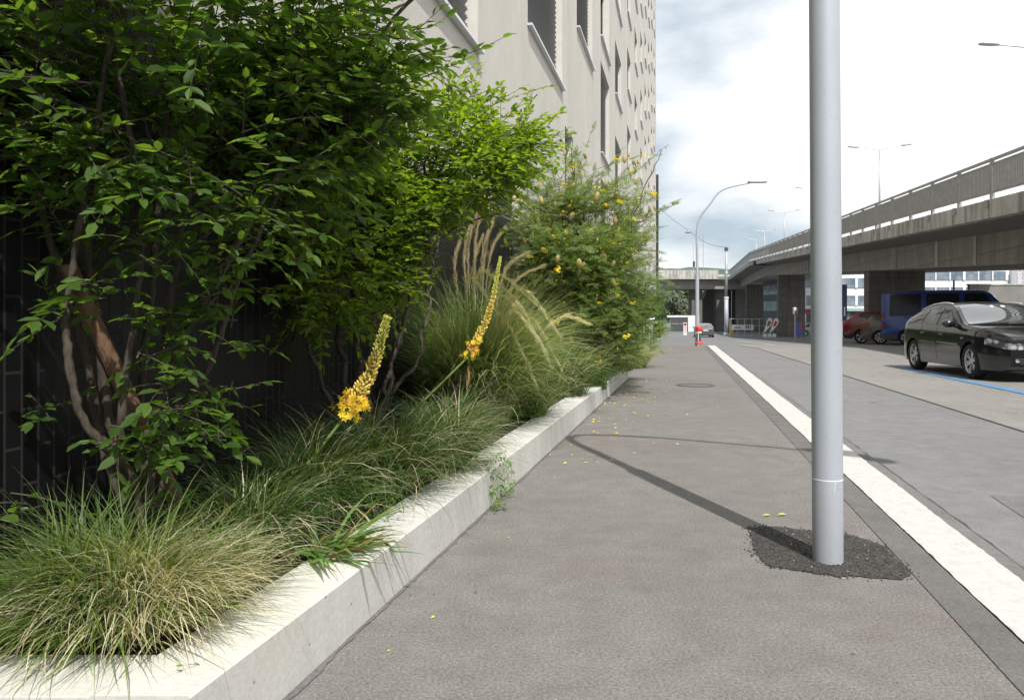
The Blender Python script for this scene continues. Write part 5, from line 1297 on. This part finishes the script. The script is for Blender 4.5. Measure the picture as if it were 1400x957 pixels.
            rm.lathe([(r * .70, s * .0), (r * .66, s * -.01), (r * .63, s * -.035)], 36, 'y', (w_, ys_, r)); rm.lathe([(r * .20, s * -.028), (r * .17, s * -.008), (.0, s * -.006)], 20, 'y', (w_, ys_, r))
            for q in range(spokes):
                a = 2 * PI * q / spokes + .3; aw = wide * 2 * PI / spokes / 2; a2 = aw * 1.15
                rm.add([Pn(a - a2 * 1.2, r * .18, .03), Pn(a + a2 * 1.2, r * .18, .03), Pn(a + aw, r * .655, .015), Pn(a - aw, r * .655, .015), Pn(a, r * .42, .008)], [(0, 1, 4), (1, 2, 4), (2, 3, 4), (3, 0, 4)])
            rm.build('rim', 'alloy', wo); MB().lathe([(0, s * -.055), (r * .64, s * -.055), (r * .64, s * -.02)], 24, 'y', (w_, ys_, r)).build('brake_disc', 'dark', wo)
    if extras: extras(o, dict(zt=zt, zb=zb, yside=yside, ztop=ztop, hc=hc, xf=xf, xr=xr))
    return o
HATCH = dict(L=4.28, W=1.77, r=.318, wheels=(-1.33, 1.25), zu=.19, round=.75, nose=.66, tail=.80, plate=.72,
    zt=[(-2.14, .80), (-2.10, .93), (-2.0, 1.0), (-1.6, 1.17), (-1.15, 1.325), (-.75, 1.40), (-.3, 1.425), (.15, 1.385), (1.02, .985), (1.5, .95), (1.92, .865), (2.09, .80), (2.14, .74)],
    zb=[(-2.14, .74), (-2.08, .86), (-1.85, .96), (-1.2, .955), (0, .925), (1.0, .905), (1.6, .86), (2.0, .78), (2.14, .70)],
    windows=[(-1.42, -.98, -.95, -.80), (-.86, -.72, -.20, -.16), (-.10, -.06, .84, .12)], screen=(.20, .98), rear=(-1.97, -1.22), headlight=(.40, .135, .025), taillight=(.26, .76, .88, .72),
    mirror=(.62, .97), handles=((-.78, .80), (.10, .79)))
def black_extras(o, k):
    # parking permits behind the windscreen and side moulding
    for y, w in ((.15, .10), (-.05, .09)):
        x = .34; z = k['ztop'](x, y) + .012; MB().box((x, y, z), (.07, w * .7, .004), Matrix.Rotation(.46, 3, 'Y')).build('windscreen_sticker', 'white', o)
    b = MB()
    for s in (-1, 1):
        for x0, x1 in ((-.95, -.17), (-.13, .84)):
            b.bar((x0, s * (k['yside'](x0, .62) + .004), .63), (x1, s * (k['yside'](x1, .62) + .004), .61), .016, .035)
    b.build('side_moulding', paint_black, o)
    for s in (-1, 1): MB().box((.98, s * (k['yside'](.98, .72) + .004), .735), (.07, .012, .03)).build('indicator', 'lens', o, bevel=.004)
    for y in (-.28, .28): MB().bar((1.06, y - .3, k['ztop'](1.06, y) + .02), (.93, y + .25, k['ztop'](.93, y) + .022), .018).build('wiper', 'dark', o)
paint_black = carpaint('black_car_paint', (.012, .011, .013), .18)
# right-side front wheel at (8.44,14.6), right-side rear wheel at (8.71,17.17)
hd = math.atan2(14.6 - 17.17, 8.44 - 8.71); fwd = Vector((math.cos(hd), math.sin(hd), 0)); leftv = Vector((-fwd.y, fwd.x, 0))
mid = Vector((8.44, 14.6, 0)) - fwd * 1.25 + leftv * .80
vehicle('parked_car', 'black hatchback with silver roof rails parked on the blue bay line', 'car', (mid.x, mid.y, -.024), hd, HATCH, paint_black, spokes=6, rails=(-1.30, .05), seams=((-.95, -.88), (-.14, -.15), (.92, .92)), extras=black_extras, wide=.62)
HB = math.atan2(-.43, .9); hv = Vector((math.cos(HB), math.sin(HB), 0)); hl = Vector((-hv.y, hv.x, 0))
def by_rear(px, D, L, W):
    """rear right corner seen at px"""
    p = Vector(((px - 700) / F * D, D, gz(D))); c = p + hv * L / 2 + hl * W / 2; c.z = gz(D) - .03; return c
VAN = dict(glass='vanglass', L=5.5, W=2.0, r=.34, wheels=(-1.75, 1.75), zu=.26, round=.5, nose=.80, tail=.93, tumble=.13, plate=.9,
    zt=[(-2.75, 1.9), (-2.72, 2.22), (-2.6, 2.30), (-1, 2.34), (.95, 2.33), (1.25, 2.24), (2.0, 1.38), (2.35, 1.22), (2.68, 1.02), (2.75, .92)],
    zb=[(-2.75, 1.20), (-1, 1.22), (.8, 1.20), (1.9, 1.13), (2.5, 1.0), (2.75, .85)],
    windows=[(-2.45, -2.42, -1.25, -1.24), (-1.05, -1.04, .15, .15), (.35, .35, 1.75, 1.12)], screen=(1.28, 1.98), rear=(-2.74, -2.62), headlight=(.4, .26, .03), taillight=(.12, .75, 1.35, .90), mirror=(1.45, 1.25), handles=((.4, 1.05),))
def van_extras(o, k):
    # dark rear doors' panes and grey bumper
    for s in (-1, 1): MB().box((-2.765, s * .44, 1.55), (.02, .74, .52)).build('rear_door_window', 'glass', o, bevel=.008)
    MB().box((-2.76, 0, .42), (.12, 1.86, .26)).build('bumper', 'darkgrey', o, bevel=.04)
vehicle('parked_van', 'tall dark blue van parked behind the black hatchback', 'van', by_rear(1205, 34, 5.5, 2.0), HB, VAN, carpaint('blue_van_paint', (.012, .04, .26), .3), lower='darkgrey', spokes=8, seams=((.28, .28), (1.55, 1.6), (-1.15, -1.15)), wide=.5, extras=van_extras)
SUV = dict(L=4.4, W=1.84, r=.345, wheels=(-1.35, 1.32), zu=.24, round=.7, nose=.70, tail=.82, plate=.95,
    zt=[(-2.2, .95), (-2.15, 1.08), (-1.95, 1.22), (-1.55, 1.50), (-1.1, 1.58), (-.3, 1.60), (.3, 1.54), (1.1, 1.13), (1.6, 1.06), (2.05, .92), (2.2, .78)],
    zb=[(-2.2, .88), (-2.1, 1.04), (-1.85, 1.12), (-1.2, 1.09), (0, 1.04), (1.0, 1.0), (1.7, .93), (2.2, .74)],
    windows=[(-1.5, -1.28, -.95, -.85), (-.88, -.78, -.2, -.16), (-.1, -.06, .95, .25)], screen=(.36, 1.06), rear=(-1.93, -1.58), headlight=(.4, .16, .02), taillight=(.42, .92, 1.06, .6), mirror=(.7, 1.1), handles=((-.8, .95), (.1, .94)))
vehicle('parked_car', 'dark red crossover parked in the shade left of the brown car', 'car', by_rear(1152, 39.3, 4.4, 1.84), HB, SUV, carpaint('red_car_paint', (.20, .010, .016), .25), lower='dark', spokes=5, seams=((-.95, -.9), (-.14, -.15), (.95, .95)), wide=.42)
WAG = dict(HATCH); WAG.update(L=4.3, zt=[(-2.15, .85), (-2.1, 1.0), (-1.98, 1.12), (-1.6, 1.38), (-1.2, 1.45), (-.4, 1.48), (.15, 1.43), (1.05, 1.0), (1.5, .95), (2.0, .82), (2.15, .70)], zb=[(-2.15, .80), (-2.05, .96), (-1.8, 1.0), (-1.2, .98), (0, .94), (1.0, .9), (1.6, .84), (2.15, .66)], taillight=(.36, .82, .98, .6))
vehicle('parked_car', 'brown hatchback parked between the red crossover and the blue van', 'car', by_rear(1176.5, 36.8, 4.3, 1.77), HB, WAG, carpaint('brown_car_paint', (.105, .082, .062), .3), spokes=8, seams=((-.95, -.88), (-.14, -.15), (.92, .92)), wide=.55)
vehicle('moving_car', 'dark grey hatchback seen from behind, driving away down the street', 'car', (at(962, 0, 82).x, 82, gz(82) - .03), math.radians(82), HATCH, carpaint('grey_car_paint', (.085, .09, .095), .3), spokes=6, seams=((-.95, -.88), (-.14, -.15)), wide=.5)
vehicle('parked_car', 'pale silver car half hidden behind the lamp post under the viaduct', 'car', (at(1116, 0, 88).x, 88, gz(88) - .03), math.radians(-8), WAG, carpaint('silver_car_paint', (.42, .43, .42), .35), spokes=6, seams=((-.95, -.88), (-.14, -.15)), wide=.5)

# ------------------------------------------------------------------ buildings behind the viaduct
def office(label, px0, px1, D, hgt, floor_h, mull, base_z=0.0, wallmat='white', ground=None):
    x0 = (px0 - 700) / F * D; x1 = (px1 - 700) / F * D; z0 = gz(D); o = empty('office_building', (x0, D, z0), 0, label, 'building'); w = x1 - x0
    MB().box((w / 2, 6.1, hgt / 2), (w, 12, hgt)).build('wall', wallmat, o)
    z = base_z; k = 0
    while z + floor_h < hgt + .1:
        n = int(w / mull)
        fo = MB().box((w / 2, .05, z + floor_h * .55), (w - .3, .08, floor_h * .55)).build('window_band', 'glass2', o)
        for i in range(n + 1): MB().box((.15 + (w - .3) * i / n, -.02, z + floor_h * .55), (.14 if i % 3 else .3, .1, floor_h * .56)).build('mullion', wallmat, fo)
        z += floor_h; k += 1
    return o, w, z0
def glass2():
    m, nt, b = nodes('office_window')
    f = noise(nt, .9, 2); nt.links.new(ramp(nt, f, [(.35, (.10, .14, .19)), (.65, (.24, .29, .34))]), b.inputs['Base Color']); b.inputs['Roughness'].default_value = .12; return m
M['glass2'] = glass2()
office('white office block with ribbon windows glimpsed beneath the viaduct at right', 1258, 1378, 95, 9.5, 1.9, 1.5, .3)
o, w, z0 = office('glass fronted block with dark ground floor seen past the red crossover', 1086, 1200, 100, 9.6, 2.2, 2.4, 3.0)
MB().box((-.06, 6.1, 4.8), (.1, 11.9, 9.58)).build('shaded_side_wall', 'darkgrey', o)  # dark sheet over the white wall, shade under the viaduct put into its colour
for zz in (3.6, 5.8, 8.0):
    MB().box((-.13, 7.6, zz), (.05, 8.2, 1.3)).build('window_band', 'glass2', o)
MB().box((w / 2, -.05, 1.45), (w, .2, 2.9)).build('ground_floor', 'darkgrey', o); MB().box((w / 2, -.3, 3.05), (w, .9, .35)).build('canopy', simple('green_canopy', (.30, .42, .38), .5), o)
MB().box((w * .60, -.17, 1.4), (1.3, .06, 2.6)).build('door_panel', 'soffit', o)
sb = MB().box((w * .905, -.18, 1.55), (2.6, .06, 2.3)).build('sign_board', simple('sign_grey', (.30, .30, .31), .6), o)
t = text('lettering', 'ME', 1.25, 'dark', sb, (w * .915, -.215, 1.35), (PI / 2, 0, 0)); t = text('lettering', 'ON SA', .55, 'dark', sb, (w * .915, -.215, 2.3), (PI / 2, 0, 0))
# lattice stair glass, seen beside the pier, with its pink banner
px = at(1097, 0, 97); o = empty('lattice_screen', (px.x, 97, gz(97)), 0, 'white lattice screen standing in the opening beside the viaduct pier', 'screen')
b = MB(); rr = random.Random(9); b.box((0, .1, 2.9), (.8, .05, 5.4)); b.build('panel', 'glass2', o); b = MB()
for k in range(9): b.bar((-.4, 0, .3 + k * .6), (.4, 0, .3 + k * .6 + rr.uniform(-.5, .7)), .09)
for k in range(3): b.bar((-.4 + k * .4, 0, .2), (-.4 + k * .4, 0, 5.6), .08)
b.build('lattice', 'white', o)
px = at(1108, 426, 92); o = empty('banner', (px.x, 92, px.z), 0, 'pink banner with dark letters hanging above the pale parked car', 'banner'); MB().box((0, 0, 0), (2.6, .03, .55)).build('cloth', simple('pink_cloth', (.42, .05, .13), .7), o); text('lettering', 'PYPER', .5, 'dark', o, (-.2, -.025, 0), (PI / 2, 0, 0)); MB().bar((-1.25, .04, 1.2), (-1.25, .04, -.3), .05).bar((1.25, .04, 1.2), (1.25, .04, -.3), .05).build('cord', 'dark', o)
# grey advertising banner at the right edge and low wall below it
p = at(1395, 380, 60); o = empty('tall_banner', (p.x, 60, gz(60)), 0, 'grey banner with vertical lettering at the right edge under the viaduct', 'banner'); zc_ = p.z - gz(60)
MB().box((.3, 0, zc_), (2.0, .05, 1.9)).build('cloth', simple('grey_cloth', (.40, .39, .43), .7), o); text('lettering', 'spot', .55, 'white', o, (-.1, -.03, zc_), (PI / 2, -PI / 2, 0)); MB().bar((-.72, .05, 0), (-.72, .05, zc_ + 1), .09).bar((1.3, .05, 0), (1.3, .05, zc_ + 1), .09).build('pole', 'steel', o)
o = empty('concrete_wall', (at(1440, 0, 47).x, 47, gz(47)), math.radians(-6), 'plain grey concrete wall behind the black hatchback at right', 'wall'); MB().box((0, 0, 1.5), (9.5, .3, 3.6)).build('slab', 'soffit', o, bevel=.03); MB().box((0, 0, 3.34), (9.6, .38, .08)).build('coping', 'fascia', o)
for px in (1304, 1188):
    p = at(px, 0, 52); o = empty('drain_pole', (p.x, 52, gz(52)), 0, {1304: 'thin dark pole in front of the white office block', 1188: 'thin dark pole in front of the glass fronted block'}[px], 'pole'); MB().tube([(0, 0, 0), (0, 0, 3.9)], .06, 8).build('shaft', 'dark', o); MB().lathe([(.12, 0), (.12, .04), (.06, .08)], 10).build('base_plate', 'dark', o)
p = at(1154, 395, 70); o = empty('wall_sign', (p.x, 70, gz(70)), 0, 'narrow dark blue sign with white figure beside the lamp post', 'sign'); MB().box((0, 0, 3.1), (.5, .08, 3.2)).build('panel', simple('navy', (.03, .04, .12), .5), o); text('lettering', '1', 1.2, 'white', o, (.02, -.05, 2.3), (PI / 2, 0, 0)); MB().bar((0, .05, 0), (0, .05, 1.6), .08).build('pole', 'dark', o)

# ------------------------------------------------------------------ far trees and hills
rng = random.Random(44)
def far_tree(label, px, D, hgt, rad, mat, n):
    x = (px - 700) / F * D; z0 = gz(D); o = empty('tree', (x, D, z0), 0, label, 'tree', 'trees beyond the cross bridge')
    MB().tube([(0, 0, 0), (.1, 0, hgt * .4), (0, .1, hgt * .8)], [.28, .2, .06], 8).build('trunk', 'bark_dark', o)
    P = []
    blobs = [(Vector((rng.gauss(0, rad * .45), rng.gauss(0, rad * .45), hgt * rng.uniform(.3, .95))), rad * rng.uniform(.35, .6)) for _ in range(14)]
    for i in range(n):
        c, r_ = rng.choice(blobs); d = Vector((rng.gauss(0, 1), rng.gauss(0, 1), rng.gauss(0, 1))).normalized() * r_ * rng.random() ** .35; P.append(c + d)
    P = np.array(P); X = unit(NR.normal(0, 1, (n, 3))); Z = NR.normal(0, .5, (n, 3)) + np.array([0, -.3, 1]); Y = unit(np.cross(Z, X)); Z = np.cross(X, Y)
    inst('crown', LEAF_V, LEAF_F, P, X, Y, Z, NR.uniform(.4, .9, n), mat, o)
far_tree('green leafy tree under the bridge, right of the silvery tree', 936, 165, 9, 3.2, 'farleaf', 2200)
far_tree('silvery grey-green tree under the bridge behind the gate', 922, 158, 7.4, 2.8, 'greyleaf', 1900)
far_tree('green tree half hidden by the shrubs left of the silvery tree', 905, 170, 9, 3.4, 'farleaf', 1800)
far_tree('dark green tree farthest back beneath the bridge', 946, 185, 9.5, 3.2, 'farleaf', 1800)
def hillmat():
    m, nt, b = nodes('hill_green_hazed')
    f = noise(nt, .012, 8, .7); nt.links.new(ramp(nt, f, [(.35, (.05, .085, .075)), (.5, (.075, .12, .085)), (.65, (.10, .15, .09))]), b.inputs['Base Color']); b.inputs['Roughness'].default_value = 1; return m  # blue-green tone, distant haze put into the hill colour
M['hill'] = hillmat()
b = MB(); vs = []; nx = 120; rows_ = [(260, 0), (420, .25), (640, .7), (860, 1.0), (1100, .8)]
for yy, f_ in rows_:
    for i in range(nx + 1):
        x = lerp(-300, 900, i / nx); hgt = 52 + 6 * math.sin(x * .011 + 1) + 3 * math.sin(x * .07) + R.uniform(-1.6, 1.6) - (10 if x > 320 else 0)
        vs.append((x, yy, -2 + hgt * f_ * 1.0))
b.add(vs, [(r_ * (nx + 1) + i, r_ * (nx + 1) + i + 1, (r_ + 1) * (nx + 1) + i + 1, (r_ + 1) * (nx + 1) + i) for r_ in range(len(rows_) - 1) for i in range(nx)])
structure(b.build('hill', 'hill', smooth=True))

# ------------------------------------------------------------------ sky and sun
w = bpy.data.worlds.new('World'); scn.world = w; w.use_nodes = True; nt = w.node_tree; bg = nt.nodes['Background']
sky = nt.nodes.new('ShaderNodeTexSky'); sky.sky_type = 'NISHITA'; sky.sun_disc = False
ELEV = 53; kdir = Vector((-.247, .969, 0)).normalized()
sky.sun_elevation = math.radians(ELEV); sky.sun_rotation = math.radians(165.7); sky.dust_density = 2.0
tc = nt.nodes.new('ShaderNodeTexCoord'); sp = nt.nodes.new('ShaderNodeSeparateXYZ'); nt.links.new(tc.outputs['Generated'], sp.inputs[0])
mp = nt.nodes.new('ShaderNodeMapping'); mp.inputs['Scale'].default_value = (1, 1, 2.2); mp.inputs['Location'].default_value = (.35, .1, .62); nt.links.new(tc.outputs['Generated'], mp.inputs[0])
n1 = noise(nt, 3.1, 6, .50, vec=mp.outputs[0])
# more cloud toward the right (+x), bluish breaks toward the left and low down
ma = nt.nodes.new('ShaderNodeMath'); ma.operation = 'MULTIPLY_ADD'; nt.links.new(sp.outputs['X'], ma.inputs[0]); ma.inputs[1].default_value = .75; nt.links.new(n1, ma.inputs[2])
cover = ramp(nt, ma.outputs[0], [(.52, (0, 0, 0)), (.72, (1, 1, 1))])
sc_ = nt.nodes.new('ShaderNodeMix'); sc_.data_type = 'RGBA'; sc_.blend_type = 'MULTIPLY'; sc_.inputs[0].default_value = 1; nt.links.new(sky.outputs[0], sc_.inputs[6]); sc_.inputs[7].default_value = (.10, .10, .10, 1)
bluish = mixc(nt, .8, sc_.outputs[2], (.57, .69, .79))
cl = mixc(nt, cover, bluish, (1.22, 1.23, 1.24))
nt.links.new(cl, bg.inputs['Color']); bg.inputs['Strength'].default_value = 1.0
ld = bpy.data.lights.new('sun', 'SUN'); ld.energy = 5.0; ld.angle = math.radians(.55); ld.color = (1, .965, .91)
so = bpy.data.objects.new('sun', ld); COL.objects.link(so)
d = Vector((kdir.x * math.cos(math.radians(ELEV)), kdir.y * math.cos(math.radians(ELEV)), -math.sin(math.radians(ELEV))))
so.rotation_euler = d.to_track_quat('-Z', 'Y').to_euler(); so.location = (0, 0, 50)

# ------------------------------------------------------------------ camera
cd = bpy.data.cameras.new('camera'); cd.sensor_width = 36; cd.lens = F / 1400 * 36; cd.shift_y = -(478.5 - HY) / 1400; cd.clip_end = 6000; cd.clip_start = .05
co = bpy.data.objects.new('camera', cd); COL.objects.link(co); co.location = (0, 0, EYE); co.rotation_euler = (PI / 2, 0, 0)
scn.camera = co
scn.view_settings.view_transform = 'Standard'; scn.view_settings.look = 'None'; scn.view_settings.exposure = 0
scn.cycles.max_bounces = 8; scn.cycles.diffuse_bounces = 4; scn.cycles.glossy_bounces = 3; scn.cycles.transmission_bounces = 4; scn.cycles.use_denoising = True
